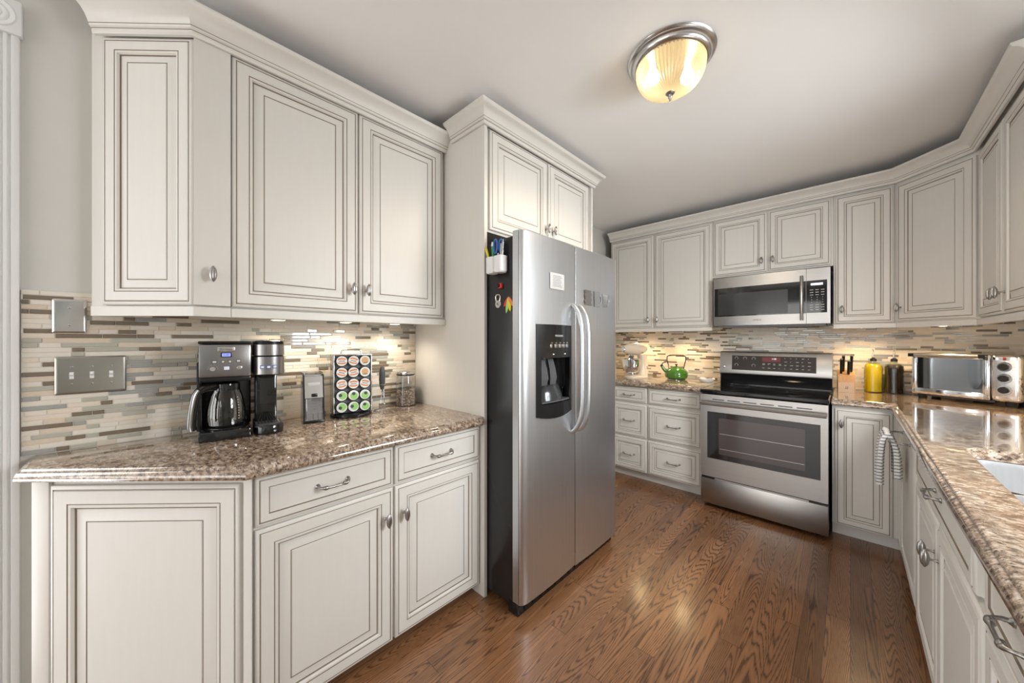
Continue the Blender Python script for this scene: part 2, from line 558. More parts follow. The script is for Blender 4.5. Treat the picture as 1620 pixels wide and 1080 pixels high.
def offset_path(path, d):
    # path in plan, offset d to the right-hand side of travel, mitred
    out = []
    n = len(path)
    for i in range(n):
        p = Vector(path[i])
        ns = []
        if i > 0:
            t = (p - Vector(path[i - 1])).normalized(); ns.append(Vector((t.y, -t.x)))
        if i < n - 1:
            t = (Vector(path[i + 1]) - p).normalized(); ns.append(Vector((t.y, -t.x)))
        if len(ns) == 1:
            out.append(p + ns[0] * d)
        else:
            b = (ns[0] + ns[1]).normalized()
            out.append(p + b * (d / max(0.2, b.dot(ns[0]))))
    return out

def sweep(mb, path, prof, m=0, glaze=()):
    # prof: closed list of (d, z); d measured to the right-hand side of travel
    rings = []
    offs = [offset_path(path, d) for d, z in prof]
    for i in range(len(path)):
        rings.append([(offs[k][i].x, offs[k][i].y, prof[k][1]) for k in range(len(prof))])
    n0 = len(mb.m)
    mb.loft(rings, m)
    n = len(prof)
    for i in range(len(path) - 1):
        for k in glaze: mb.m[n0 + i * n + k] = 1

# ------------------------------------------------------------------ the room
XL, XR, YB, YR, ZC = -1.99, 0.85, 3.86, -3.40, 2.515
CT = 0.914                                   # worktop height

m = MB(); m.box(XL - 1.6, YR - 0.12, -0.06, XR + 0.12, YB + 0.12, 0.0)
struct(m.build('floor', M_FLOOR))
m = MB(); m.box(XL - 0.12, YR - 0.12, ZC, XR + 0.12, YB + 0.12, ZC + 0.08)
struct(m.build('ceiling', M_CEIL))
m = MB(); m.box(XL - 0.12, YB, 0, XR + 0.12, YB + 0.12, ZC)
struct(m.build('wall_back', M_WALL))
# left wall with a wide doorway towards the camera end
DY0, DY1, DZ = -1.75, -0.385, 2.28
m = MB()
m.box(XL - 0.12, DY1, 0, XL, YB, ZC)
m.box(XL - 0.12, YR, 0, XL, DY0, ZC)
m.box(XL - 0.12, DY0, DZ, XL, DY1, ZC)
struct(m.build('wall_left', M_WALL))
# right wall with the window over the sink
WY0, WY1, WZ0, WZ1 = 1.20, 2.25, 1.10, 2.15
m = MB()
PY0, PY1, PZ1 = -2.55, -0.55, 2.18          # unseen opening behind the camera, added to let light onto the left base cabinets
m.box(XR, YR, 0, XR + 0.12, PY0, ZC)
m.box(XR, PY0, PZ1, XR + 0.12, PY1, ZC)
m.box(XR, PY1, 0, XR + 0.12, WY0, ZC)
m.box(XR, WY1, 0, XR + 0.12, YB, ZC)
m.box(XR, WY0, 0, XR + 0.12, WY1, WZ0)
m.box(XR, WY0, WZ1, XR + 0.12, WY1, ZC)
struct(m.build('wall_right', M_WALL))
# rear wall behind the camera with a broad window
RX0, RX1, RZ0, RZ1 = -1.85, 0.70, 0.06, 2.20
m = MB()
m.box(XL - 0.12, YR - 0.12, 0, RX0, YR, ZC)
m.box(RX1, YR - 0.12, 0, XR + 0.12, YR, ZC)
m.box(RX0, YR - 0.12, 0, RX1, YR, RZ0)
m.box(RX0, YR - 0.12, RZ1, RX1, YR, ZC)
struct(m.build('wall_rear', M_WALL))

def window(name, along, a0, a1, z0, z1, at, nx):
    # frame, mullions and panes set in an opening of a wall
    m = MB(); g = MB()
    def bx(mb, p0, p1, q0, q1, t0, t1):
        if along == 'y': mb.box(at + t0, p0, q0, at + t1, p1, q1)
        else: mb.box(p0, at + t0, q0, p1, at + t1, q1)
    w = 0.05
    bx(m, a0, a1, z0, z0 + w, 0.02, 0.09); bx(m, a0, a1, z1 - w, z1, 0.02, 0.09)
    for k in range(nx + 1):
        c = a0 + (a1 - a0) * k / nx
        lo = a0 if k == 0 else (c - w if k == nx else c - w / 2)
        bx(m, lo, lo + w, z0 + w, z1 - w, 0.02, 0.09)
    bx(m, a0 + w, a1 - w, (z0 + z1) / 2 - 0.018, (z0 + z1) / 2 + 0.018, 0.03, 0.08)
    bx(g, a0 + w, a1 - w, z0 + w, z1 - w, 0.052, 0.056)
    o = struct(m.build(name, M_TRIM))
    g.build('pane', M_GLASS, o)
window('window_1', 'y', WY0, WY1, WZ0, WZ1, XR, 2)
window('window_2', 'x', RX0, RX1, RZ0, RZ1, YR - 0.12, 3)
window('added_window_3', 'y', PY0, PY1, 0.01, PZ1, XR, 2)  # frame and pane of the unseen opening added for its light

# fluted door casing with a carved corner block on the left wall
m = MB()
fl = []
cw, n = 0.095, 5
pts = [(0.0, 0.0), (0.0, 0.016), (0.004, 0.019)]
for k in range(n):
    c = 0.014 + k * 0.0155
    pts += [(c, 0.019), (c + 0.003, 0.0135), (c + 0.0065, 0.0135), (c + 0.0095, 0.019)]
pts += [(cw - 0.004, 0.019), (cw, 0.016), (cw, 0.0)]
poly = [(XL + d, -0.278 - u) for u, d in pts]
m.prism(poly, 0.0, 2.293)
struct(m.build('trim_1', M_TRIM))
m = MB()
m.box(XL, -0.381, 2.293, XL + 0.028, -0.271, 2.405, 0.004)
m.lathe([(0.0, 0.0300), (0.012, 0.0325), (0.018, 0.028), (0.022, 0.031), (0.028, 0.031), (0.032, 0.028), (0.037, 0.0315), (0.043, 0.0315), (0.047, 0.027)], (XL, -0.326, 2.349), 40, 0, 'x', caps=False)
struct(m.build('trim_2', M_TRIM))
m = MB(); m.prism([(XL + 0.019 * 1, 2.298), (XL, 2.298), (XL, 2.39), (XL + 0.019, 2.39)], -1.75, -0.383, 'y')
struct(m.build('trim_3', M_TRIM))

# ------------------------------------------------------------------ hardware meshes
def knob_mesh():
    m = MB()
    # backplate and post along -y, fluted football across them
    m.lathe([(0.0065, 0.0), (0.0065, -0.0015), (0.0042, -0.004), (0.0034, -0.010), (0.0042, -0.018), (0.0052, -0.022)], seg=14, ax='y')
    prof = []
    for k in range(13):
        t = -1 + 2 * k / 12
        r = 0.0112 * math.sqrt(max(0.0, 1 - (t * 0.965) ** 2)) ** 0.9
        prof.append((r, t * 0.026))
    prof = [(0.0028, -0.0285)] + prof + [(0.0028, 0.0285)]
    m.lathe(prof, (0, -0.030, 0), 40, 0, 'z', flute=10, depth=0.13)
    return m.mesh('knob', M_PEWTER)
ME_KNOB = knob_mesh()

def pull_mesh(half=0.052, out=0.030, dip=0.004):
    m = MB()
    ctrl = [(-half, 0, 0), (-half, -out * 0.45, 0.0005), (-half * 0.88, -out * 0.85, -0.001), (-half * 0.62, -out, -dip * 0.8), (0, -out * 1.04, -dip), (half * 0.62, -out, -dip * 0.8), (half * 0.88, -out * 0.85, -0.001), (half, -out * 0.45, 0.0005), (half, 0, 0)]
    p = smooth_path(ctrl, 6)
    r = []
    for q in p:
        t = abs(q.x) / half
        if q.y > -out * 0.5 and t > 0.9: r.append(0.0046)
        else:
            r.append(0.0036 + 0.0040 * math.exp(-((t - 0.66) / 0.15) ** 2))
    m.tube(p, r, 12)
    for s in (-1, 1):
        m.lathe([(0.0085, 0.0), (0.0085, -0.002), (0.006, -0.0045), (0.0046, -0.007)], (s * half, 0, 0), 16, 0, 'y')
        for a in (0.55, 0.78):
            m.lathe([(0.004, -0.0012), (0.0062, -0.0012), (0.0062, 0.0012), (0.004, 0.0012)], (s * half * a, -out * 0.97, -dip * 0.5), 14, 0, 'x')
    return m.mesh('drawer_pull', M_PEWTER)
ME_PULL = pull_mesh()
ME_BAIL = pull_mesh(0.160, 0.070, 0.0)

# ------------------------------------------------------------------ doors and drawer fronts
DOOR = [(0, 0, 0), (0, -.012, 0), (.004, -.016, 0), (.011, -.0175, 0), (.0118, -.0160, 1), (.0142, -.0160, 1), (.016, -.0195, 0),
        (.050, -.0195, 0), (.0508, -.0180, 1), (.0530, -.0180, 1), (.0545, -.0200, 0), (.060, -.0190, 0), (.064, -.012, 0),
        (.0648, -.009, 1), (.0678, -.009, 1), (.071, -.0090, 0), (.098, -.0160, 0), (.0988, -.0148, 1), (.1012, -.0148, 1), (.103, -.0175, 0)]
DRAWER = [(0, 0, 0), (0, -.012, 0), (.004, -.016, 0), (.010, -.0175, 0), (.0108, -.0160, 1), (.0130, -.0160, 1), (.0145, -.0195, 0),
          (.036, -.0195, 0), (.0368, -.0165, 1), (.0392, -.0165, 1), (.042, -.0150, 0), (.0425, -.0150, 0)]

def front_mesh(mb, x0, z0, w, h, prof, k=1.0, y=0.0, glaze=1.0):
    rings = []; ms = []
    for d, yy, g in prof:
        dd = d if d <= 0.016 else 0.016 + (d - 0.016) * k
        rings.append([(x0 + dd, y + yy, z0 + dd), (x0 + w - dd, y + yy, z0 + dd), (x0 + w - dd, y + yy, z0 + h - dd), (x0 + dd, y + yy, z0 + h - dd)])
        ms.append(g)
    mb.loft(rings, ms[1:] + [0], True, True)

def add_door(parent, x0, x1, z0, z1, knob=None, k=None, kind='door', bail=None):
    w, h = x1 - x0, z1 - z0
    if k is None: k = 1.0 if w > 0.36 else max(0.55, w / 0.36)
    m = MB(); front_mesh(m, x0, z0, w, h, DOOR, k)
    d = m.build(kind, [M_CAB, M_GLAZE], parent)
    if knob: inst('knob', ME_KNOB, d, (knob[0], -0.0195, knob[1]))
    return d

def add_drawer(parent, x0, x1, z0, z1, pull=True, deep=False, px=None, pz=None):
    w, h = x1 - x0, z1 - z0
    m = MB()
    if deep: front_mesh(m, x0, z0, w, h, DOOR, 0.72)
    else: front_mesh(m, x0, z0, w, h, DRAWER, 1.0)
    d = m.build('drawer', [M_CAB, M_GLAZE], parent)
    if pull: inst('drawer_pull', ME_PULL, d, ((x0 + x1) / 2 if px is None else px, -0.017 if deep else -0.0155, (z0 + z1) / 2 if pz is None else pz))
    return d

def carcass(parent, x0, x1, d, z0, z1, toe=0.0):
    m = MB(); m.box(x0, 0, z0, x1, d, z1, 0.0015, seg=1)
    m.build('carcass', M_CAB, parent)
    if toe:
        m = MB(); m.box(x0, toe, 0, x1, toe + 0.02, z0)
        m.build('toe_kick', M_CAB, parent)

def rail(parent, x0, x1, y=-0.0195, z0=1.385, z1=1.418):
    m = MB(); m.box(x0, y, z0, x1, y + 0.02, z1, 0.0015, seg=1)
    m.build('light_rail', M_CAB, parent)

CAT = 'cabinet'
UP, DN = 1.42, 2.40

# ---- left wall, upper
t = thing('wall_cabinet', 'cream wall cabinet with an angled single door facing the doorway casing', CAT, (-1.934, -0.121, 0), 45)
m = MB(); m.prism([(-1.68, 0.230), (-1.68, 0.133), (-1.934, -0.121), (XL, -0.121), (XL, 0.230)], UP, DN)
m.build('carcass', M_CAB, t, world=True)
add_door(t, 0.051, 0.362, 1.424, 2.357, k=0.86)
m = MB(); m.prism([(-1.66, 0.228), (-1.66, 0.1260), (-1.68, 0.1340), (-1.68, 0.228)], 1.425, 2.36)
st = m.build('filler_stile', M_CAB, t, world=True)
o = inst('knob', ME_KNOB, st, MW[t.name].inverted() @ Vector((-1.66, 0.175, 1.535)), (0, 0, math.radians(45)))
m = MB(); m.prism([(-1.66, 0.229), (-1.66, 0.125), (-1.907, -0.122), (-1.921, -0.108), (-1.68, 0.133), (-1.68, 0.229)], 1.385, 1.418)
m.build('light_rail', M_CAB, t, world=True)

t = thing('wall_cabinet', 'cream double-door wall cabinet above the pod carousel and coffee maker', CAT, (-1.68, 0.230, 0), 90)
carcass(t, 0, 0.962, 0.31, UP, DN)
add_door(t, 0.003, 0.469, 1.425, 2.36, (0.440, 1.535))
add_door(t, 0.477, 0.945, 1.425, 2.36, (0.507, 1.535))
rail(t, 0, 0.962)

# ---- left wall, lower
t = thing('base_cabinet', 'cream base cabinet end with one angled raised panel beside the doorway casing', CAT, (-1.86, -0.2345, 0), 0)
m = MB(); m.prism([(-1.38, 0.243), (-1.38, 0.2455), (-1.86, -0.2345), (XL, -0.2345), (XL, 0.243)], 0.075, 0.876)
m.build('carcass', M_CAB, t, world=True)
m = MB(); m.prism([(-1.45, 0.243), (-1.45, 0.2165), (-1.835, -0.1685), (XL, -0.1685), (XL, 0.243)], 0.0, 0.075)
m.build('toe_kick', M_CAB, t, world=True)
R45 = Matrix.Rotation(math.radians(45), 4, 'Z')
m = MB(R45); front_mesh(m, 0.068, 0.062, 0.580, 0.784, DOOR, 1.15)
m.build('end_panel', [M_CAB, M_GLAZE], t)
m = MB(R45); m.box(0.006, -0.012, 0.062, 0.060, 0, 0.872, 0.004)
m.build('end_stile', M_CAB, t)
m = MB(); m.prism([(-1.36, 0.2405), (-1.36, 0.2372), (-1.3765, 0.2207), (-1.392, 0.2350), (-1.38, 0.2440)], 0.062, 0.872)
m.build('corner_stile', M_CAB, t, world=True)

for (lab, y0, y1, kx) in (('cream base cabinet with drawer and door below the coffee maker', 0.2450, 0.7235, 'r'),
                          ('cream base cabinet with drawer and door beside the fridge side panel', 0.7240, 1.1930, 'l')):
    t = thing('base_cabinet', lab, CAT, (-1.38, y0, 0), 90)
    w = y1 - y0
    carcass(t, 0, w, 0.61, 0.06, 0.876, 0.085)
    add_drawer(t, 0.004, w - 0.006, 0.702, 0.862)
    add_door(t, 0.004, w - 0.006, 0.062, 0.692, ((w - 0.040) if kx == 'r' else 0.040, 0.577))

# ---- fridge surround
m = MB(); m.box(XL, 1.1945, 0, -1.335, 1.2145, 2.42, 0.0015, seg=1)
tag(m.build('side_panel', M_CAB), 'tall cream side panel between left worktop and fridge', 'panel')
m = MB(); m.box(XL, 2.2155, 0, -1.335, 2.2355, 2.42, 0.0015, seg=1)
tag(m.build('side_panel', M_CAB), 'tall cream side panel on the far side of the fridge', 'panel')
t = thing('wall_cabinet', 'cream double-door cabinet above the stainless fridge', CAT, (-1.357, 1.215, 0), 90)
carcass(t, 0, 1.0, 0.63, 1.86, 2.42)
add_door(t, 0.026, 0.506, 1.872, 2.388, (0.480, 1.972))
add_door(t, 0.516, 0.976, 1.872, 2.388, (0.546, 1.972))

# ---- crown mouldings
CROWN = [(0.0, 2.358), (0.010, 2.358), (0.013, 2.362), (0.013, 2.374), (0.0145, 2.3755), (0.020, 2.378), (0.022, 2.384), (0.0228, 2.3862), (0.026, 2.394), (0.034, 2.408), (0.046, 2.421), (0.058, 2.427), (0.062, 2.430), (0.066, 2.436), (0.066, 2.444), (0.0, 2.444)]
CG = (3, 6)
def shift(prof, dz, k=1.0): return [(d * k, z + dz) for d, z in prof]
m = MB(); sweep(m, [(-1.896, -0.110), (-1.661, 0.125), (-1.661, 1.194)], CROWN, 0, CG)
tag(m.build('crown_molding', [M_CAB, M_GLAZE]), 'cream crown molding along the left wall cabinets with angled end', 'molding')
m = MB(); sweep(m, [(-1.594, 1.1930), (-1.3335, 1.1930), (-1.3335, 2.2370), (XL + 0.01, 2.2370)], shift(CROWN, 0.030), 0, CG)
tag(m.build('crown_molding', [M_CAB, M_GLAZE]), 'cream crown molding wrapping the cabinet above the fridge', 'molding')
m = MB(); sweep(m, [(-1.885, 3.521), (0.2245, 3.521), (0.511, 3.2345), (0.511, 2.31)], CROWN, 0, CG)
tag(m.build('crown_molding', [M_CAB, M_GLAZE]), 'cream crown molding running over microwave and corner wall cabinets', 'molding')

# ---- back wall, upper
t = thing('wall_cabinet', 'cream double-door wall cabinet above the stand mixer and green kettle', CAT, (-1.885, 3.54, 0), 0)
carcass(t, 0, 0.991, 0.32, UP, DN)
add_door(t, 0.008, 0.458, 1.423, 2.346, (0.424, 1.503), k=0.85)
add_door(t, 0.478, 0.982, 1.423, 2.346, (0.512, 1.503), k=0.85)
rail(t, 0, 0.991)
t = thing('wall_cabinet', 'cream short double-door wall cabinet directly above the microwave', CAT, (-0.8935, 3.54, 0), 0)
carcass(t, 0, 0.803, 0.32, 1.852, DN)
add_door(t, 0.012, 0.399, 1.864, 2.346, (0.368, 1.952), k=0.85)
add_door(t, 0.411, 0.790, 1.864, 2.346, (0.443, 1.952), k=0.85)
t = thing('wall_cabinet', 'cream narrow single-door wall cabinet right of the microwave', CAT, (-0.090, 3.54, 0), 0)
carcass(t, 0, 0.308, 0.32, UP, DN)
add_door(t, 0.012, 0.300, 1.425, 2.346, (0.046, 1.523), k=0.85)
rail(t, 0, 0.3145)
t = thing('wall_cabinet', 'cream diagonal corner wall cabinet with one wide door', CAT, (0.219, 3.54, 0), -45)
m = MB(); m.prism([(0.219, 3.54), (0.531, 3.228), (XR, 3.228), (XR, YB), (0.219, YB)], UP, DN)
m.build('carcass', M_CAB, t, world=True)
add_door(t, 0.026, 0.424, 1.430, 2.338, (0.052, 1.518), k=0.9)
m = MB(); m.prism([(0.2253, 3.5205), (0.5115, 3.2343), (0.5285, 3.2343), (0.2335, 3.5293)], 1.385, 1.418)
m.build('light_rail', M_CAB, t, world=True)
t = thing('wall_cabinet', 'cream double-door wall cabinet on the right wall with paired knobs', CAT, (0.5315, 3.2275, 0), -90)
carcass(t, 0, 0.915, 0.318, UP, DN)
add_door(t, 0.020, 0.450, 1.426, 2.338, (0.418, 1.522), k=0.9)
add_door(t, 0.462, 0.905, 1.426, 2.338, (0.496, 1.522), k=0.9)
rail(t, 0, 0.915)

# ---- back wall, lower
for lab, x0, x1, d0, d1 in (('cream three-drawer base cabinet partly behind the fridge door edge', -1.985, -1.336, -1.675, -1.343),
                            ('cream three-drawer base cabinet left of the range', -1.335, -0.872, -1.327, -0.882)):
    t = thing('drawer_cabinet', lab, CAT, (x0, 3.19, 0), 0)
    carcass(t, 0, x1 - x0, 0.66, 0.085, 0.876, 0.055)
    a, b = d0 - x0, d1 - x0
    add_drawer(t, a, b, 0.722, 0.860)
    add_drawer(t, a, b, 0.402, 0.700, deep=True)
    add_drawer(t, a, b, 0.088, 0.384, deep=True)
t = thing('base_cabinet', 'cream single-door base cabinet between the range and the inside corner', CAT, (-0.088, 3.19, 0), 0)
carcass(t, 0, 0.93, 0.66, 0.085, 0.876, 0.055)
add_door(t, 0.014, 0.276, 0.088, 0.850, (0.046, 0.757), k=0.8)

# ---- right wall, lower
t = thing('base_cabinet', 'narrow cream corner filler cabinet just left of the towel handle', CAT, (0.225, 3.165, 0), -90)
carcass(t, 0.0, 0.185, 0.62, 0.085, 0.876, 0.06)
add_door(t, 0.020, 0.180, 0.088, 0.862, k=0.5)
t = thing('dishwasher', 'cream panelled dishwasher with a bowed bar handle holding a striped towel', 'dishwasher', (0.225, 2.970, 0), -90)
m = MB(); m.box(0.004, 0.0, 0.085, 0.620, 0.60, 0.872); m.build('tub', M_GREY, t)
d = add_door(t, 0.006, 0.618, 0.105, 0.866, k=0.75, kind='front_panel')
inst('bar_handle', ME_BAIL, d, (0.300, -0.0195, 0.803))
m = MB(); m.box(0.004, 0.05, 0.0, 0.620, 0.07, 0.085); m.build('toe_kick', M_DGREY, t)
t = thing('base_cabinet', 'cream sink base cabinet with false drawer front and paired pewter knobs', CAT, (0.225, 2.338, 0), -90)
m = MB()
m.box(0, 0, 0.085, 1.080, 0.02, 0.876); m.build('face_frame', M_CAB, t)
for x in (0.0, 1.06):
    m = MB(); m.box(x, 0.02, 0.085, x + 0.02, 0.60, 0.876); m.build('side', M_CAB, t)
m = MB(); m.box(0.02, 0.02, 0.085, 1.06, 0.60, 0.105); m.build('cabinet_floor', M_CAB, t)
m = MB(); m.box(0, 0.065, 0, 1.08, 0.085, 0.085); m.build('toe_kick', M_CAB, t)
add_drawer(t, 0.010, 1.000, 0.708, 0.862, px=0.53, pz=0.790)
add_door(t, 0.010, 0.526, 0.088, 0.696, (0.494, 0.588), k=0.95)
add_door(t, 0.534, 1.068, 0.088, 0.696, (0.568, 0.588), k=0.95)
for lab, y0, wdt in (('cream drawer base cabinet nearest the camera on the right with a large bow pull', 1.256, 0.480),
                     ('cream drawer base cabinet at the open end of the right worktop', 0.775, 0.450)):
    t = thing('base_cabinet', lab, CAT, (0.225, y0, 0), -90)
    carcass(t, 0, wdt, 0.62, 0.085, 0.876, 0.065)
    add_drawer(t, 0.012, wdt - 0.006, 0.712, 0.862, px=0.245, pz=0.802)
    add_door(t, 0.012, wdt - 0.006, 0.088, 0.700, k=0.9)

# ------------------------------------------------------------------ worktops
EDGE = [(0.003, 0.876), (0.0, 0.880), (0.0, 0.889), (0.004, 0.898), (0.010, 0.9035), (0.013, 0.9045), (0.0145, 0.9075), (0.018, 0.912), (0.024, CT)]
def worktop(poly, exposed, hole=None):
    # poly counter-clockwise; exposed[i] says whether the edge i -> i+1 carries the shaped front
    n = len(poly)
    rings = []
    for d, z in EDGE:
        ring = []
        for i in range(n):
            p0, p, p1 = Vector(poly[i - 1]), Vector(poly[i]), Vector(poly[(i + 1) % n])
            t0, t1 = (p - p0).normalized(), (p1 - p).normalized()
            n0, n1 = Vector((-t0.y, t0.x)), Vector((-t1.y, t1.x))
            d0 = d if exposed[i - 1] else 0.0
            d1 = d if exposed[i] else 0.0
            den = n0.x * n1.y - n0.y * n1.x
            if abs(den) < 1e-6: q = n0 * d0
            else: q = Vector(((d0 * n1.y - d1 * n0.y) / den, (n0.x * d1 - n1.x * d0) / den))
            ring.append((p.x + q.x, p.y + q.y, z))
        rings.append(ring)
    m = MB()
    if not hole:
        m.loft(rings)
    else:
        m.loft(rings, 0, False, False)
        for z, outer in ((CT, rings[-1]), (0.876, rings[0])):
            loops = [[Vector((p[0], p[1], 0)) for p in outer], [Vector((h[0], h[1], 0)) for h in hole]]
            tris = geometry.tessellate_polygon(loops)
            flat = [(v.x, v.y, z) for L in loops for v in L]
            m.add(flat, [tuple(x) for x in tris])
        k = len(hole)
        m.loft([[(h[0], h[1], 0.876) for h in hole], [(h[0], h[1], CT) for h in hole]], 0, False, False)
    return m

m = worktop([(XL, -0.265), (-1.800, -0.265), (-1.318, 0.217), (-1.322, 1.1938), (XL, 1.1938)], [True, True, True, False, False])
tag(m.build('worktop', M_GRANITE), 'brown granite worktop with angled end under the coffee maker', 'worktop')
m = worktop([(XL, 3.145), (-0.868, 3.145), (-0.868, YB), (XL, YB)], [True, False, False, False])
tag(m.build('worktop', M_GRANITE), 'granite worktop under the stand mixer and green kettle', 'worktop')
SX, SY = 0.295, 2.075
hole = [(x, y) for x, y in rrect(0.42, 0.80, 0.07, 6, 0.505, 1.675)]
m = worktop([(-0.090, 3.145), (0.178, 3.145), (0.178, 0.32), (XR, 0.32), (XR, YB), (-0.090, YB)], [True, True, True, False, False, False], hole)
tag(m.build('worktop', M_GRANITE), 'L-shaped granite worktop holding the sink and toaster oven', 'worktop')

t = thing('sink', 'stainless double-bowl sink set under the right granite worktop', 'sink', (0.505, 1.675, 0.875))
m = MB()
def bowl(cy, h, depth):
    rings = []
    for k, (ins, z) in enumerate([(-0.012, 0.0), (0.0, -0.001), (0.004, -0.02), (0.010, -depth + 0.03), (0.022, -depth + 0.008), (0.05, -depth)]):
        rings.append([(x, y, z) for x, y in rrect(0.425 - 2 * ins, h - 2 * ins, 0.075 - min(ins, 0.02), 6, 0, cy)])
    m.loft(rings, 0, False, True)
    m.lathe([(0.0, -depth + 0.004), (0.03, -depth + 0.003), (0.04, -depth + 0.001)], (0, cy, 0), 20, 0, caps=False)
bowl(0.205, 0.385, 0.20)
m.build('far_bowl', M_STEEL, t)
m = MB(); bowl(-0.205, 0.385, 0.17)
m.build('near_bowl', M_STEEL, t)

# ------------------------------------------------------------------ mosaic splashbacks
def mosaic(seed, length, z0, z1, T, label, cut=None):
    rnd = random.Random(seed)
    m = MB(T)
    m.box(0, 0.0006, z0, length, 0.0060, z1, 0, 6)
    pitch = 0.0163
    z = z0 + 0.002
    while z + 0.0148 < z1 + 0.002:
        h = min(0.0144, z1 - z - 0.0005)
        u = -rnd.random() * 0.06
        while u < length - 0.004:
            if rnd.random() < 0.43:
                L = rnd.choice([0.028, 0.045, 0.060, 0.085, 0.105, 0.13]); mi = rnd.choice([3, 3, 3, 4, 4, 5, 5])
            else:
                L = rnd.choice([0.045, 0.075, 0.10, 0.15]); mi = rnd.choice([0, 1, 2, 2])
            a, b = max(u, 0.001), min(u + L, length - 0.001)
            u += L + 0.0020
            if b - a < 0.006: continue
            if cut and cut(a, b, z): continue
            e = 0.0016 if mi >= 3 else 0.0006
            o, i_ = 0.0074, (0.0090 if mi >= 3 else 0.0080)
            vs = [(a, 0.0055, z), (b, 0.0055, z), (b, 0.0055, z + h), (a, 0.0055, z + h),
                  (a, o, z), (b, o, z), (b, o, z + h), (a, o, z + h),
                  (a + e, i_, z + e), (b - e, i_, z + e), (b - e, i_, z + h - e), (a + e, i_, z + h - e)]
            fs = [(0, 1, 5, 4), (1, 2, 6, 5), (2, 3, 7, 6), (3, 0, 4, 7), (4, 5, 9, 8), (5, 6, 10, 9), (6, 7, 11, 10), (7, 4, 8, 11), (8, 9, 10, 11)]
            m.add(vs, fs, mi)
        z += pitch
    return tag(m.build('backsplash', TILES, sharp=15), label, 'backsplash')
# u along the wall, v out of the wall
T_L = Matrix(((0, 1, 0, XL), (1, 0, 0, -0.276), (0, 0, 1, 0), (0, 0, 0, 1)))
mosaic(4, 1.469, CT + 0.0005, 1.4185, T_L, 'strip mosaic tile backsplash behind the coffee maker on the left wall')
T_L2 = Matrix(((0, 1, 0, XL), (1, 0, 0, -0.276), (0, 0, 1, 0), (0, 0, 0, 1)))
mosaic(9, 0.1665, 1.4188, 1.468, T_L2, 'short strip mosaic tile border above the blank switch plate')
T_B = Matrix(((1, 0, 0, XL), (0, -1, 0, YB), (0, 0, 1, 0), (0, 0, 0, 1)))
mosaic(21, XR - XL - 0.0005, CT + 0.0005, 1.4185, T_B, 'strip mosaic tile backsplash behind the kettle, range and bottles')
T_R = Matrix(((0, -1, 0, XR), (-1, 0, 0, YB - 0.010), (0, 0, 1, 0), (0, 0, 0, 1)))
mosaic(33, 3.50, CT + 0.0005, 1.098, T_R, 'low strip mosaic tile backsplash on the right wall behind the sink')

# ------------------------------------------------------------------ fridge
t = thing('fridge', 'tall stainless side-by-side fridge with ice dispenser and black sides', 'fridge', (-1.090, 1.210, 0), 90)
m = MB()
m.box(0.010, 0.070, 0.035, 0.905, 0.840, 1.785, 0.006)
m.build('cabinet_shell', M_FRSIDE, t)
m = MB(); m.box(0.006, 0.035, 0.0, 0.905, 0.10, 0.058, 0.006)
for k in range(14): m.box(0.05 + k * 0.06, 0.028, 0.018, 0.085 + k * 0.06, 0.036, 0.044, 0.002)
m.build('kick_grille', M_BLACK, t)
for x in (0.03, 0.80):
    m = MB(); m.box(x, 0.045, 1.785, x + 0.085, 0.16, 1.806, 0.006); m.lathe([(0.012, 1.80), (0.012, 1.822), (0.0, 1.824)], (x + 0.045, 0.062, 0), 16)
    m.build('hinge_cover', M_BLACK, t)

def fridge_front(x, x0, x1, rl, rr):
    # shallow bow with rounded outer corners
    w = x1 - x0
    u = (x - x0) / w
    y = 0.0
    if x - x0 < rl: q = 1 - (x - x0) / rl; y += rl * 0.55 * (1 - math.sqrt(max(0, 1 - q * q)))
    if x1 - x < rr: q = 1 - (x1 - x) / rr; y += rr * 0.55 * (1 - math.sqrt(max(0, 1 - q * q)))
    return y - 0.006 * (1 - (2 * u - 1) ** 2)

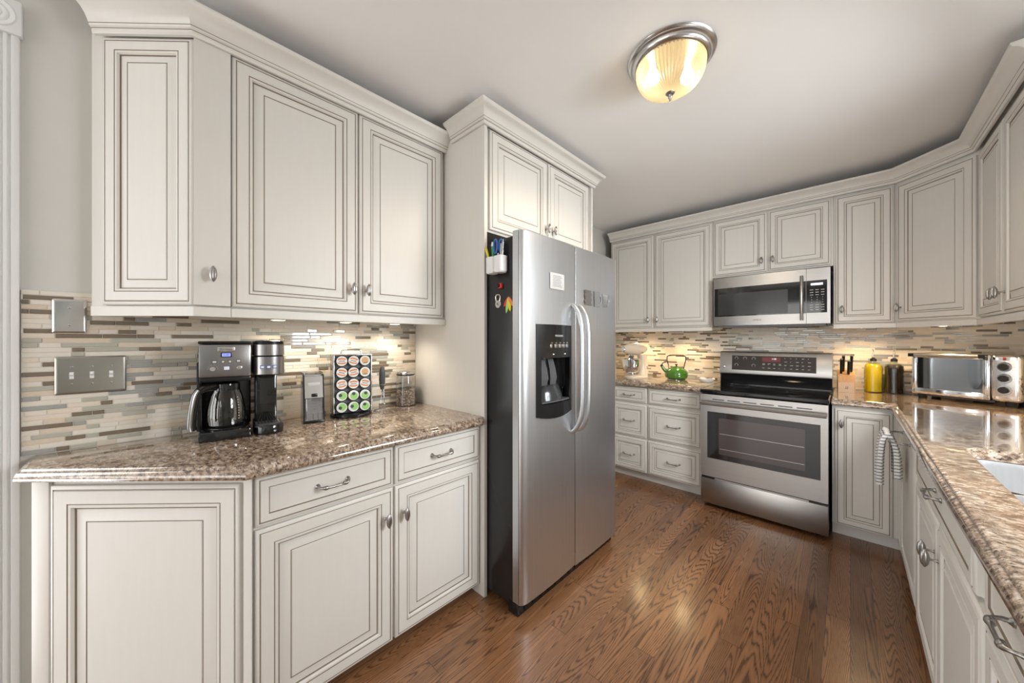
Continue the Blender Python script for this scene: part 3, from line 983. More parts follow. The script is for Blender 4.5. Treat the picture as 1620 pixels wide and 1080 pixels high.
def fridge_door(x0, x1, z0, z1, rl, rr, hole=None):
    xs = [x0 + rl * (1 - math.cos(math.pi / 2 * k / 6)) for k in range(7)] + [x1 - rr * (1 - math.cos(math.pi / 2 * k / 6)) for k in range(7)]
    xs += [x0 + (x1 - x0) * k / 8 for k in range(2, 7)]
    zs = [z0, z0 + 0.004, z1 - 0.004, z1]
    if hole:
        xs += [hole[0], hole[1]]; zs += [hole[2], hole[3]]
    xs = sorted(set(round(v, 5) for v in xs)); zs = sorted(set(zs))
    m = MB(); vs = []; fs = []
    nx = len(xs)
    for z in zs:
        e = 0.003 if z in (z0, z1) else 0.0
        for x in xs: vs.append((x, fridge_front(x, x0, x1, rl, rr) + e, z))
    for j in range(len(zs) - 1):
        for i in range(nx - 1):
            if hole and xs[i] >= hole[0] - 1e-4 and xs[i + 1] <= hole[1] + 1e-4 and zs[j] >= hole[2] - 1e-4 and zs[j + 1] <= hole[3] + 1e-4: continue
            fs.append((j * nx + i, j * nx + i + 1, (j + 1) * nx + i + 1, (j + 1) * nx + i))
    m.add(vs, fs)
    yb = 0.062
    top = [(x, fridge_front(x, x0, x1, rl, rr) + 0.003) for x in xs]
    m.add([(x, y, z1) for x, y in top] + [(x, yb, z1) for x, y in top], [(i, i + 1, nx + i + 1, nx + i) for i in range(nx - 1)])
    m.add([(x, y, z0) for x, y in top] + [(x, yb, z0) for x, y in top], [(i, i + 1, nx + i + 1, nx + i) for i in range(nx - 1)])
    m.add([(x0, top[0][1], z0), (x0, yb, z0), (x0, yb, z1), (x0, top[0][1], z1)], [(0, 1, 2, 3)], 1 if x0 > 0.1 else 0)  # edge facing the door gap is coloured black to paint in the gap's shade
    m.add([(x1, top[-1][1], z0), (x1, yb, z0), (x1, yb, z1), (x1, top[-1][1], z1)], [(0, 1, 2, 3)], 1 if x1 < 0.6 else 0)
    m.add([(x0, yb, z0), (x1, yb, z0), (x1, yb, z1), (x0, yb, z1)], [(0, 1, 2, 3)])
    return m
HX0, HX1, HZ0, HZ1 = 0.098, 0.378, 0.935, 1.372
fd = fridge_door(0.0, 0.4295, 0.068, 1.815, 0.040, 0.0012, (HX0, HX1, HZ0, HZ1)).build('freezer_door', [M_STEEL, M_BLACK], t, sharp=30)
rd = fridge_door(0.4345, 0.906, 0.062, 1.815, 0.0012, 0.030).build('fridge_door', [M_STEEL, M_BLACK], t, sharp=30)
m = MB(); m.box(0.012, 0.058, 0.075, 0.424, 0.072, 1.800); m.box(0.440, 0.058, 0.070, 0.898, 0.072, 1.800)
m.build('door_gasket', M_RUBBER, t)

def dy(x):
    c, hw = (HX0 + HX1) / 2, (HX1 - HX0) / 2 + 0.006
    return -0.008 - 0.016 * (1 - ((x - c) / hw) ** 2)
def bowed(mb, x0, x1, z0, z1, th, off=0.0, n=10, m=0, arch=0.0):
    vs = []; fs = []
    for k in range(n + 1):
        x = x0 + (x1 - x0) * k / n
        y = dy(x) + off
        b = arch * (1 - (2 * k / n - 1) ** 2)
        vs += [(x, y, z0 - (b if arch < 0 else 0) * -1), (x, y, z1 + (b if arch > 0 else 0)), (x, y + th, z1), (x, y + th, z0)]
    for k in range(n):
        a, c = 4 * k, 4 * k + 4
        for e in range(4):
            fs.append((a + e, a + (e + 1) % 4, c + (e + 1) % 4, c + e))
    fs += [(0, 1, 2, 3), (4 * n + 3, 4 * n + 2, 4 * n + 1, 4 * n)]
    mb.add(vs, fs, m)
bz0, bz1 = HZ0 - 0.006, HZ1 + 0.006
m = MB()
bowed(m, HX0 - 0.006, HX1 + 0.006, 1.212, bz1, 0.03)
bowed(m, HX0 - 0.006, HX0 + 0.024, 0.985, 1.212, 0.03)
bowed(m, HX1 - 0.018, HX1 + 0.006, 0.985, 1.212, 0.03)
bowed(m, HX0 - 0.006, HX1 + 0.006, bz0, 0.985, 0.03, arch=-0.018)
bz = m.build('dispenser_bezel', M_BLACK, fd)
m = MB()
m.add([(HX0, 0.008, HZ0), (HX1, 0.008, HZ0), (HX1, 0.008, HZ1), (HX0, 0.008, HZ1), (HX0, 0.056, HZ0), (HX1, 0.056, HZ0), (HX1, 0.056, HZ1), (HX0, 0.056, HZ1)],
      [(4, 5, 6, 7), (0, 1, 5, 4), (3, 2, 6, 7), (0, 3, 7, 4), (1, 2, 6, 5)])
m.build('dispenser_recess', M_GLOSSBLK, fd)
for cx in (0.165, 0.235):
    m = MB()
    m.loft([[(cx + sx * w, yy + d, z) for sx, d in ((-1, 0), (1, 0), (1, 0.010), (-1, 0.010))] for w, yy, z in ((0.022, 0.020, 1.205), (0.024, 0.006, 1.16), (0.027, -0.002, 1.11), (0.022, 0.004, 1.075))])
    m.build('dispenser_paddle', M_DGREY, fd)
m = MB()
m.loft([[(0.245 + w * math.cos(a), 0.045 - d * math.sin(a), z) for a in [math.pi * k / 10 for k in range(11)]] for w, d, z in ((0.105, 0.060, 0.988), (0.100, 0.055, 1.02), (0.075, 0.035, 1.07), (0.05, 0.02, 1.09))])
m.build('drip_chute', mat('polished_grey_plastic', (0.055, 0.058, 0.062), 0.14, 0.4), fd)
m = MB(); bowed(m, HX0 + 0.03, HX1 - 0.022, 0.990, 0.998, 0.05, 0.002)
m.build('drip_tray', M_DGREY, fd)
for k in range(5):
    x = 0.182 + k * 0.033
    m = MB(); m.box(x, dy(x) - 0.001, 1.262, x + 0.022, dy(x) + 0.004, 1.280, 0.001); m.box(x + 0.004, dy(x) - 0.0016, 1.284, x + 0.018, dy(x) + 0.004, 1.290)
    m.build('dispenser_button', M_NICKEL, fd)
for x in (0.20, 0.30):
    m = MB(); m.box(x, dy(x) - 0.001, 1.227, x + 0.012, dy(x) + 0.004, 1.233, 0.0008); m.build('indicator', M_LGREY, fd)
text('logo', 'FRIGIDAIRE', 0.013, fd, front(0.250, dy(0.25) - 0.0012, 1.322), M_LGREY)
for nm, x, dr in (('handle', 0.402, fd), ('handle', 0.466, rd)):
    m = MB()
    p = smooth_path([(x, 0.0, 1.492), (x, -0.022, 1.476), (x, -0.048, 1.43), (x, -0.062, 1.34), (x, -0.064, 1.15), (x, -0.062, 0.96), (x, -0.048, 0.87), (x, -0.022, 0.822), (x, 0.0, 0.806)], 6)
    m.tube(p, 0.0145, 16, flat=(1.0, 0.85))
    m.build(nm, M_STEEL, dr)

# magnets and papers on the fridge
FS = -1.090
def on_door(name, label, cat, y0, y1, z0, z1, th, mt, poly=None):
    # thin magnet lying on the fridge front
    m = MB()
    if poly: m.prism(poly, FS + 0.0075, FS + 0.0075 + th, 'x')
    else: m.box(FS + 0.0075, y0, z0, FS + 0.0075 + th, y1, z1, 0.0008)
    return tag(m.build(name, mt), label, cat)
o = on_door('note_magnet', 'white note magnet with printed lines high on the freezer door', 'magnet', 1.404, 1.523, 1.558, 1.640, 0.004, [M_PAPER])
m = MB()
for k in range(8):
    m.box(FS + 0.0115, 1.425 + 0.004 * (k % 2), 1.572 + k * 0.0075, FS + 0.0119, 1.503 - 0.006 * (k % 3), 1.575 + k * 0.0075)
m.build('printed_lines', M_GREY, o)
def mug(y, z, w, h, handle=True, wave=False):
    if wave:
        p = []
        for k in range(13):
            a = k / 12
            p.append((y + 0.004 * math.sin(a * 18), z + h * a))
        for k in range(13):
            a = 1 - k / 12
            p.append((y + w + 0.004 * math.sin(a * 18 + 1), z + h * a))
        return p
    return [(y + 0.006, z), (y + w - 0.006, z), (y + w, z + h * 0.9), (y + w + 0.002, z + h), (y - 0.002, z + h), (y, z + h * 0.9)]
on_door('jug_magnet', 'pale wavy-edged magnet, nearest the door gap on the right fridge door', 'magnet', 0, 0, 0, 0, 0.003, [M_STEELH], mug(1.728, 1.500, 0.065, 0.085, wave=True))
o = on_door('mug_magnet', 'dark grey mug-shaped magnet in the middle of the right fridge door', 'magnet', 0, 0, 0, 0, 0.004, [mat('etched_grey', (0.16, 0.16, 0.16), 0.5)], mug(1.824, 1.497, 0.064, 0.088))
m = MB(); m.tube(arc_pts((FS + 0.0095, 1.888, 1.540), 0.022, -90, 90, 8, 'yz'), 0.0035, 8); m.build('mug_handle', M_GREY, o)
o = on_door('cup_magnet', 'small silver cup-shaped magnet at the right end of the fridge door magnets', 'magnet', 0, 0, 0, 0, 0.003, [M_NICKEL], mug(1.925, 1.502, 0.058, 0.070))
m = MB(); m.tube(arc_pts((FS + 0.009, 1.983, 1.545), 0.018, -90, 90, 8, 'yz'), 0.0025, 8); m.box(FS + 0.0075, 1.918, 1.572, FS + 0.0105, 2.005, 1.577); m.build('cup_trim', M_GREY, o)

SY_ = 1.220 - 0.0005                           # plane of the fridge side (faces the camera)
def sidept(px, py):
    # plan point on the fridge side: x across, z up
    return px, py
t = thing('pen_holder', 'white magnetic pen holder on the black fridge side', 'holder', (-1.245, SY_, 1.625))
m = MB()
def tub(x0, x1):
    o_ = rrect(x1 - x0, 0.050, 0.012, 4, (x0 + x1) / 2, -0.026)
    i_ = rrect(x1 - x0 - 0.006, 0.044, 0.010, 4, (x0 + x1) / 2, -0.026)
    m.loft([[(x * 1.0, y, 0.0) for x, y in rrect(x1 - x0 - 0.012, 0.042, 0.010, 4, (x0 + x1) / 2, -0.026)], [(x, y, 0.006) for x, y in o_], [(x, y, 0.080) for x, y in o_], [(x, y, 0.080) for x, y in i_], [(x, y, 0.012) for x, y in i_]], 0, True, True)
tub(-0.054, -0.001); tub(0.001, 0.056)
m.build('cup', M_WHITE, t)
BX, BZ = -1.245, 1.625 + 0.0125
def stick(name, label, cat, base, top, r, mt, tip=None, tipm=None, flat=None):
    m = MB(); m.tube([base, top], r, 10, flat=flat)
    o = tag(m.build(name, mt), label, cat)
    if tip:
        b, tp = Vector(base), Vector(top); d = (tp - b).normalized()
        m = MB(); m.tube([tp, tp + d * tip], [r * 1.05, r * 0.5], 10); m.build('cap', tipm or mt, o)
    return o
yy = SY_ - 0.026
stick('highlighter', 'yellow highlighter leaning left out of the white pen holder', 'pen', (BX - 0.030, yy, BZ), (BX - 0.066, yy - 0.006, BZ + 0.115), 0.0065, M_YEL, 0.008)
stick('marker', 'green and white marker standing in the white pen holder', 'pen', (BX - 0.018, yy + 0.004, BZ), (BX - 0.032, yy + 0.004, BZ + 0.125), 0.0068, M_GREENP, 0.022, M_WHITE)
t = thing('scissors', 'blue-handled scissors standing handles up in the white pen holder', 'scissors', (BX + 0.008, yy, BZ))
m = MB(); m.box(0.000, -0.002, 0.0, 0.009, 0.0, 0.085); m.box(0.001, 0.0002, 0.0, 0.010, 0.0018, 0.085); m.build('blade', M_CHROME, t)
for s, sc in ((-1, 1.0), (1, 0.9)):
    m = MB()
    pts = [(0.005 + s * 0.004 + s * 0.013 * (1 + math.cos(a)) * 0.9, -0.001 + s * 0.003, 0.118 + 0.034 * sc * math.sin(a)) for a in [2 * math.pi * k / 20 for k in range(20)]]
    m.tube(pts, 0.0045, 8, closed=True); m.build('grip', M_BLUE, t)
for i, (dx, tx, lab) in enumerate(((0.028, 0.033, 'white and black pen beside the blue scissors in the pen holder'), (0.036, 0.044, 'silver clip pen rightmost in the white pen holder'))):
    stick('pen', lab, 'pen', (BX + dx, yy, BZ), (BX + tx, yy + 0.002, BZ + 0.128 + 0.006 * i), 0.0050, (M_LGREY, M_NICKEL)[i], 0.012, (M_BLACK, M_NICKEL)[i])

t = thing('clip_magnet', 'red and black clip magnet below the pen holder', 'magnet', (-1.236, SY_, 1.565))
m = MB(); m.box(-0.014, -0.014, -0.012, 0.012, 0.0, 0.014, 0.004); m.build('clip', M_RED, t)
m = MB(); m.lathe([(0.010, -0.014), (0.010, -0.022), (0.0, -0.022)], (-0.008, 0, 0.002), 16, 0, 'y'); m.build('knob', M_BLACK, t)
t = thing('kettlebell_magnet', 'silver kettlebell-shaped magnet on the black fridge side', 'magnet', (-1.258, SY_, 1.478))
m = MB()
m.lathe([(0.020, 0.0), (0.020, -0.003), (0.018, -0.005), (0.0, -0.005)], (0, 0, 0), 28, 0, 'y')
m.tube([(-0.012, -0.0025, 0.014), (-0.0165, -0.0025, 0.036), (-0.010, -0.0025, 0.046), (0.010, -0.0025, 0.046), (0.0165, -0.0025, 0.036), (0.012, -0.0025, 0.014)], 0.0042, 8)
m.build('bell', M_NICKEL, t)
text('logo', 'K', 0.018, t, front(0, -0.0055, 0), M_DGREY)
t = thing('feather_magnet', 'leaf-shaped magnet of red, green and yellow feathers', 'magnet', (-1.185, SY_, 1.480))
for k, (a, mt, L) in enumerate(((-34, M_RED, 0.056), (-11, M_LIME, 0.080), (10, M_YEL, 0.072), (34, M_ORANGE, 0.056))):
    ar = math.radians(a)
    m = MB()
    poly = []
    for u, w in ((0, 0.002), (0.25, 0.0075), (0.6, 0.009), (0.85, 0.006), (1, 0.0)):
        poly.append((u * L, w))
    full = poly + [(u, -w) for u, w in reversed(poly[:-1])]
    pts = [(x * math.sin(ar) + w * math.cos(ar), -x * math.cos(ar) + w * math.sin(ar) + 0.028) for x, w in full]
    m.prism(pts, -0.004 - 0.0006 * k, 0.0, 'y'); m.build('feather', mt, t)

# ------------------------------------------------------------------ range
t = thing('range', 'freestanding stainless electric range with black glass cooktop', 'range', (-0.856, 3.060, 0), 0)
RW = 0.757
m = MB(); m.box(0.002, 0.035, 0.03, RW - 0.002, 0.74, 0.900, 0.002, seg=1)
m.build('body', M_BLACK, t)
m = MB()
ring = rrect(RW + 0.006, 0.612, 0.012, 4, RW / 2, 0.281)
m.loft([[(x, y, 0.888) for x, y in rrect(RW - 0.004, 0.60, 0.010, 4, RW / 2, 0.281)], [(x, y, 0.894) for x, y in ring], [(x, y, 0.910) for x, y in ring], [(x, y, 0.9175) for x, y in rrect(RW - 0.008, 0.596, 0.008, 4, RW / 2, 0.281)]])
ck = m.build('cooktop', M_GLOSSBLK, t)
M_RING = mat('burner_mark', (0.05, 0.045, 0.045), 0.15)
for cx, cy, r in ((0.19, 0.13, 0.085), (0.56, 0.13, 0.105), (0.19, 0.41, 0.105), (0.56, 0.41, 0.080), (0.375, 0.46, 0.05)):
    m = MB()
    for q in (r, r * 0.66): m.lathe([(q - 0.002, 0.9176), (q - 0.002, 0.9179), (q, 0.9179), (q, 0.9176)], (cx, cy, 0), 40, caps=False)
    m.build('burner_ring', M_RING, ck)
# oven door with its window
m = MB()
dz0, dz1 = 0.245, 0.880
x0, x1, z0, z1 = 0.050, 0.716, 0.388, 0.748
for a in ((0.003, dz0, RW - 0.003, z0), (0.003, z1, RW - 0.003, dz1), (0.003, z0, x0, z1), (x1, z0, RW - 0.003, z1)):
    m.box(a[0], -0.012, a[1], a[2], 0.034, a[3], 0.0)
m.box(0.003, 0.0, dz0, RW - 0.003, 0.034, dz1)
dr = m.build('oven_door', M_STEELH, t)
m = MB(); m.box(x0, -0.0125, z0, x1, 0.0, z1, 0.002, seg=1); m.build('glass_border', M_GLOSSBLK, dr)
m = MB(); m.box(0.128, -0.0132, 0.428, 0.640, -0.010, 0.706, 0.0006, seg=1); wn_ = m.build('oven_window', M_OVENIN, dr)
m = MB()
for zz in (0.47, 0.585):
    m.box(0.135, -0.0136, zz, 0.635, -0.0130, zz + 0.003)
m.build('rack_line', M_WIRE, dr)
m = MB()
m.loft([[(x, y, z) for y, z in ((-0.046, 0.800), (-0.058, 0.806), (-0.060, 0.818), (-0.050, 0.830), (-0.040, 0.828), (-0.036, 0.812))] for x in (0.006, 0.012, 0.740, 0.747)])
for xx in (0.03, 0.72): m.box(xx - 0.012, -0.045, 0.806, xx + 0.012, -0.010, 0.824, 0.003)
m.build('door_handle', M_STEELH, dr)
m = MB()
for k in range(6): m.box(0.085 + k * 0.102, -0.0126, 0.842, 0.165 + k * 0.102, -0.0110, 0.848)
m.build('vent_slot', M_BLACK, dr)
m = MB()
m.box(0.003, -0.010, 0.034, RW - 0.003, 0.034, 0.228, 0.003)
m.box(0.10, -0.006, 0.228, RW - 0.10, 0.030, 0.238)
sd = m.build('storage_drawer', M_STEELH, t)
m = MB(); m.box(0.006, 0.0, 0.226, RW - 0.006, 0.034, 0.246); m.build('drawer_gap', M_BLACK, t)
for x in (0.04, 0.70):
    for y in (0.08, 0.66):
        m = MB(); m.lathe([(0.016, 0.0), (0.016, 0.008), (0.008, 0.010), (0.008, 0.034)], (x, y, 0), 14); m.build('foot', M_BLACK, t)
# backguard with a black riser below a steel control panel
m = MB(); m.prism([(0.592, 0.905), (0.588, 0.985), (0.575, 1.004), (0.740, 1.004), (0.740, 0.905)], 0.0, RW, 'x'); m.build('riser', M_GLOSSBLK, t)
m = MB(); m.prism([(0.568, 1.006), (0.566, 1.016), (0.588, 1.190), (0.598, 1.200), (0.740, 1.200), (0.740, 1.006)], 0.0, RW, 'x')
bg = m.build('backguard', M_STEELH, t)
def bgp(x, z, o=0.0):
    return (x, 0.566 + (z - 1.016) * (0.022 / 0.174) - o, z)
tilt = math.atan2(0.022, 0.174)
m = MB()
m.add([bgp(0.094, 1.040, 0.002), bgp(0.665, 1.040, 0.002), bgp(0.665, 1.165, 0.002), bgp(0.094, 1.165, 0.002), bgp(0.094, 1.040, -0.003), bgp(0.665, 1.040, -0.003), bgp(0.665, 1.165, -0.003), bgp(0.094, 1.165, -0.003)],
      [(0, 1, 2, 3), (0, 1, 5, 4), (1, 2, 6, 5), (2, 3, 7, 6), (3, 0, 4, 7)])
cp = m.build('control_panel', mat('brown_black_glass', (0.030, 0.022, 0.018), 0.15), bg)
for x, z in ((0.128, 1.142), (0.192, 1.142), (0.255, 1.142), (0.128, 1.083), (0.255, 1.083)):
    m = MB()
    c = bgp(x, z, 0.0024)
    m.tube([(c[0] + 0.012 * math.cos(a), c[1], c[2] + 0.012 * math.sin(a)) for a in [math.radians(-40 + 260 * k / 14) for k in range(15)]], 0.0012, 6)
    m.box(c[0] - 0.003, c[1] - 0.0006, c[2] - 0.018, c[0] + 0.003, c[1], c[2] - 0.015)
    m.build('burner_control', M_LGREY, cp)
m = MB(); m.add([bgp(0.315, 1.118, 0.0026), bgp(0.440, 1.118, 0.0026), bgp(0.440, 1.156, 0.0026), bgp(0.315, 1.156, 0.0026)], [(0, 1, 2, 3)]); m.build('display', M_RDISPLAY, cp)
text('clock', '1:58', 0.019, cp, Matrix.Translation(bgp(0.396, 1.143, 0.0032)) @ Matrix.Rotation(math.pi / 2 - tilt, 4, 'X'), M_WDISPLAY)
rnd = random.Random(2)
for r_ in range(4):
    for c_ in range(9):
        x = 0.318 + c_ * 0.037
        z = 1.148 - r_ * 0.028
        if x < 0.46 and r_ < 1 or x < 0.46 and r_ == 1 and c_ > 4: continue
        if x < 0.46 and r_ == 1: z = 1.100
        c = bgp(x, z, 0.0026)
        w = rnd.choice([0.006, 0.014, 0.018])
        m = MB(); m.box(c[0], c[1] - 0.0004, c[2], c[0] + w, c[1], c[2] + 0.0035)
        m.build('touch_key', M_LGREY, cp)
c = bgp(0.032, 1.062, 0.0); m = MB(); m.lathe([(0.011, 0.0), (0.011, -0.004), (0.007, -0.007), (0.0, -0.007)], c, 18, 0, 'y'); m.build('badge', M_CHROME, bg)

# ------------------------------------------------------------------ microwave
t = thing('microwave', 'stainless over-the-range microwave hung under a short cabinet', 'microwave', (-0.868, 3.440, 1.412), 0)
MWd, MH = 0.766, 0.422
m = MB(); m.box(0.004, 0.045, 0.012, MWd - 0.004, 0.418, MH, 0.003, seg=1); m.build('housing', M_BLACK, t)
m = MB(); m.box(0.03, 0.06, 0.0, MWd - 0.03, 0.36, 0.012, 0.002, seg=1)
for x in (0.10, 0.43): m.box(x, 0.10, -0.004, x + 0.22, 0.25, 0.002, 0.001, seg=1)
m.build('underside_filter', M_GREY, t)
def mw_y(x): return 0.0 + 0.018 * (abs(x - MWd / 2) / (MWd / 2)) ** 2
def mw_panel(mb, x0, x1, z0, z1, y_off, th, m=0, n=10):
    vs = []; fs = []
    for k in range(n + 1):
        x = x0 + (x1 - x0) * k / n; y = mw_y(x) + y_off
        vs += [(x, y, z0), (x, y, z1), (x, y + th, z1), (x, y + th, z0)]
    for k in range(n):
        a, c = 4 * k, 4 * k + 4
        for e in range(4): fs.append((a + e, a + (e + 1) % 4, c + (e + 1) % 4, c + e))
    fs += [(0, 1, 2, 3), (4 * n + 3, 4 * n + 2, 4 * n + 1, 4 * n)]
    mb.add(vs, fs, m)
DXs = 0.628
m = MB(); mw_panel(m, 0.002, DXs, 0.012, MH, 0, 0.045)
dr = m.build('door', M_STEELH, t)
m = MB(); mw_panel(m, DXs + 0.002, MWd - 0.002, 0.012, MH, 0, 0.045)
cp = m.build('control_side', M_STEELH, t)
m = MB(); mw_panel(m, 0.012, DXs - 0.001, 0.090, 0.332, -0.0015, 0.004); m.build('door_glass', M_GLOSSBLK, dr)
m = MB(); mw_panel(m, 0.040, 0.520, 0.098, 0.282, -0.0022, 0.003); m.build('window_mesh', mat('microwave_window', (0.045, 0.045, 0.046), 0.16), dr)
m = MB(); mw_panel(m, DXs + 0.001, MWd - 0.020, 0.092, 0.332, -0.0015, 0.004); kp = m.build('keypad', M_GLOSSBLK, cp)
m = MB()
yb = mw_y(0.604)
p = [(0.604, yb - 0.024 - 0.022 * math.sin(math.pi * k / 12), 0.040 + 0.330 * k / 12) for k in range(13)]
m.tube(p, 0.0105, 14)
for z in (0.060, 0.350): m.tube([(0.604, yb - 0.030, z), (0.604, yb + 0.002, z)], 0.007, 10)
m.build('door_handle', M_STEELH, dr)
m = MB(); x = 0.655; m.box(x, mw_y(x) - 0.0022, 0.296, x + 0.068, mw_y(x) + 0.002, 0.312); m.build('display', M_WDISPLAY, kp)
m = MB()
for r_ in range(9):
    for c_ in range(3):
        x = 0.650 + c_ * 0.031
        if 3 <= r_ <= 5: m.box(x + 0.008, mw_y(x) - 0.0024, 0.112 + r_ * 0.0185, x + 0.012, mw_y(x), 0.1165 + r_ * 0.0185)
        else: m.box(x, mw_y(x) - 0.0024, 0.112 + r_ * 0.0185, x + 0.019, mw_y(x), 0.116 + r_ * 0.0185)
m.build('key', M_LGREY, kp)
text('logo', 'SIEMENS', 0.0155, dr, front(0.322, mw_y(0.32) - 0.001, 0.052), M_DGREY)

# ------------------------------------------------------------------ ceiling lamp
t = thing('ceiling_lamp', 'round brushed nickel ceiling lamp with a glowing ribbed glass dome', 'lamp', (-0.560, 1.570, ZC), 0)
m = MB(); m.lathe([(0.150, -0.0002), (0.172, -0.001), (0.176, -0.005), (0.172, -0.010), (0.168, -0.012), (0.168, -0.017), (0.160, -0.020), (0.160, -0.026), (0.155, -0.034), (0.146, -0.040), (0.140, -0.041), (0.140, -0.034), (0.120, -0.020), (0.0, -0.015)], seg=64, caps=False)
m.build('base_ring', M_NICKEL, t)
m = MB()
prof = [(0.139, -0.036), (0.140, -0.046)] + [(0.140 * math.cos(a) ** 0.72 if a < 1.55 else 0.0, -0.046 - 0.108 * math.sin(a)) for a in [math.pi / 2 * k / 14 for k in range(1, 14)]]
prof = [p for p in prof if p[0] > 0.017] + [(0.017, -0.154)]
m.lathe(prof, seg=336, flute=56, depth=0.085, caps=False)
m.build('glass_dome', M_DOME, t, sharp=80)
m = MB(); m.lathe([(0.0, -0.146), (0.016, -0.149), (0.019, -0.155), (0.014, -0.160), (0.008, -0.162), (0.006, -0.168), (0.009, -0.172), (0.005, -0.178), (0.003, -0.186), (0.0, -0.188)], seg=24, caps=False)
m.build('finial', M_PEWTER, t)
for k, (bx_, by_) in enumerate(((-0.055, -0.05), (0.055, 0.05))):
    m = MB(); m.lathe([(0.0, -0.022), (0.013, -0.024), (0.013, -0.050), (0.020, -0.062), (0.029, -0.082), (0.027, -0.100), (0.016, -0.112), (0.0, -0.116)], (bx_, by_, 0), 20, caps=False)
    m.build('bulb', M_BULB, t)
ld = bpy.data.lights.new('lamp_light', 'SPOT'); ld.energy = 14; ld.color = (1.0, 0.80, 0.58); ld.shadow_soft_size = 0.06; ld.spot_size = math.radians(172); ld.spot_blend = 0.35
lo = bpy.data.objects.new('lamp_light', ld); lo.location = (0, 0, -0.215); COL.objects.link(lo); lo.parent = t

# ------------------------------------------------------------------ puck lights under the wall cabinets
def puck(x, y, label, power, col=(1.0, 0.72, 0.38)):
    t = thing('puck_light', label, 'light', (x, y, UP), 0, 'puck lights under the wall cabinets')
    m = MB(); m.lathe([(0.036, 0.0), (0.036, -0.026), (0.033, -0.030), (0.029, -0.0305), (0.029, -0.028)], seg=28, caps=False); m.build('housing', M_NICKEL, t)
    m = MB(); m.lathe([(0.0, -0.0330), (0.020, -0.0318), (0.029, -0.0285)], seg=28, caps=False); m.build('lens', M_PUCK, t)
    d = bpy.data.lights.new('puck_beam', 'SPOT'); d.energy = power * 2.0; d.color = col; d.spot_size = math.radians(150); d.spot_blend = 0.7; d.shadow_soft_size = 0.025
    o = bpy.data.objects.new('puck_beam', d); o.location = (0, 0, -0.040); COL.objects.link(o); o.parent = t
PL = (1.0, 0.88, 0.70)
puck(-1.862, 0.425, 'puck light above the coffee maker', 1.8, PL)
puck(-1.862, 0.720, 'puck light above the pod carousel', 1.8, PL)
puck(-1.862, 0.990, 'puck light above the jar and milk frother', 1.8, PL)
puck(-1.600, 3.640, 'puck light above the stand mixer', 4.6)
puck(-1.180, 3.640, 'puck light above the green kettle', 4.6)
puck(0.060, 3.640, 'puck light above the oil bottles', 4.2)
puck(0.420, 3.500, 'puck light above the left end of the toaster oven', 7.0)
puck(0.690, 3.080, 'puck light under the right wall cabinet', 6.0)

# ------------------------------------------------------------------ wall plates
def plate(label, cat, name, loc, rz, w, h, mt, toggles=0, screws=((0, 0.030), (0, -0.030))):
    t = thing(name, label, cat, loc, rz)
    m = MB()
    m.loft([[(x, y, z) for x, z in rrect(w - 2 * i, h - 2 * i, 0.004, 3)] for y, i in ((0, 0), (-0.003, 0), (-0.0055, 0.003), (-0.0065, 0.007))])
    m.build('plate', mt, t)
    for x, z in screws:
        m = MB(); m.lathe([(0.0034, -0.006), (0.0034, -0.0075), (0.002, -0.0083), (0.0, -0.0083)], (x, 0, z), 14, 0, 'y'); m.box(x - 0.003, -0.0085, z - 0.0004, x + 0.003, -0.0078, z + 0.0004)
        m.build('screw', mt, t)
    for k in range(toggles):
        x = (k - (toggles - 1) / 2) * 0.046
        m = MB()
        m.box(x - 0.0052, -0.0075, -0.012, x + 0.0052, -0.006, 0.012)
        m.loft([[(x - 0.0035, y, z), (x + 0.0035, y, z), (x + 0.0035, y2, z2), (x - 0.0035, y2, z2)] for y, z, y2, z2 in ((-0.0065, -0.004, -0.0065, 0.008), (-0.017, 0.003, -0.016, 0.010))])
        m.build('toggle', M_WHITE, t)
    return t
M_PLATE = mat('antique_nickel_plate', (0.36, 0.345, 0.31), 0.33, 1.0)
XT = XL + 0.0092
plate('blank brushed steel wall plate beside the angled wall cabinet', 'plate', 'blank_plate', (XT, -0.174, 1.384), 90, 0.076, 0.118, M_NICKEL)
sc = [((k - 1) * 0.046, s * 0.030) for k in range(3) for s in (-1, 1)]
plate('antique nickel triple toggle switch plate left of the coffee maker', 'switch', 'switch_plate', (XT, -0.1235, 1.176), 90, 0.167, 0.132, M_PLATE, 3, sc)
t = thing('wall_outlet', 'cream wall outlet on the mosaic behind the green kettle', 'outlet', (-1.262, YB - 0.0092, 1.188), 0)
m = MB(); m.loft([[(x, y, z) for x, z in rrect(0.118 - 2 * i, 0.074 - 2 * i, 0.004, 3)] for y, i in ((0, 0), (-0.004, 0), (-0.006, 0.004))]); m.build('plate', M_CREAM, t)
for x in (-0.022, 0.022):
    m = MB(); m.prism(rrect(0.030, 0.034, 0.010, 4, x, 0), -0.0075, -0.006, 'y')
    s = m.build('socket', M_CREAM, t)
    m = MB()
    for z in (-0.006, 0.006): m.box(x - 0.004, -0.0078, z - 0.001, x + 0.004, -0.0075, z + 0.001)
    m.build('slot', M_BLACK, s)

Z0 = CT + 0.0003
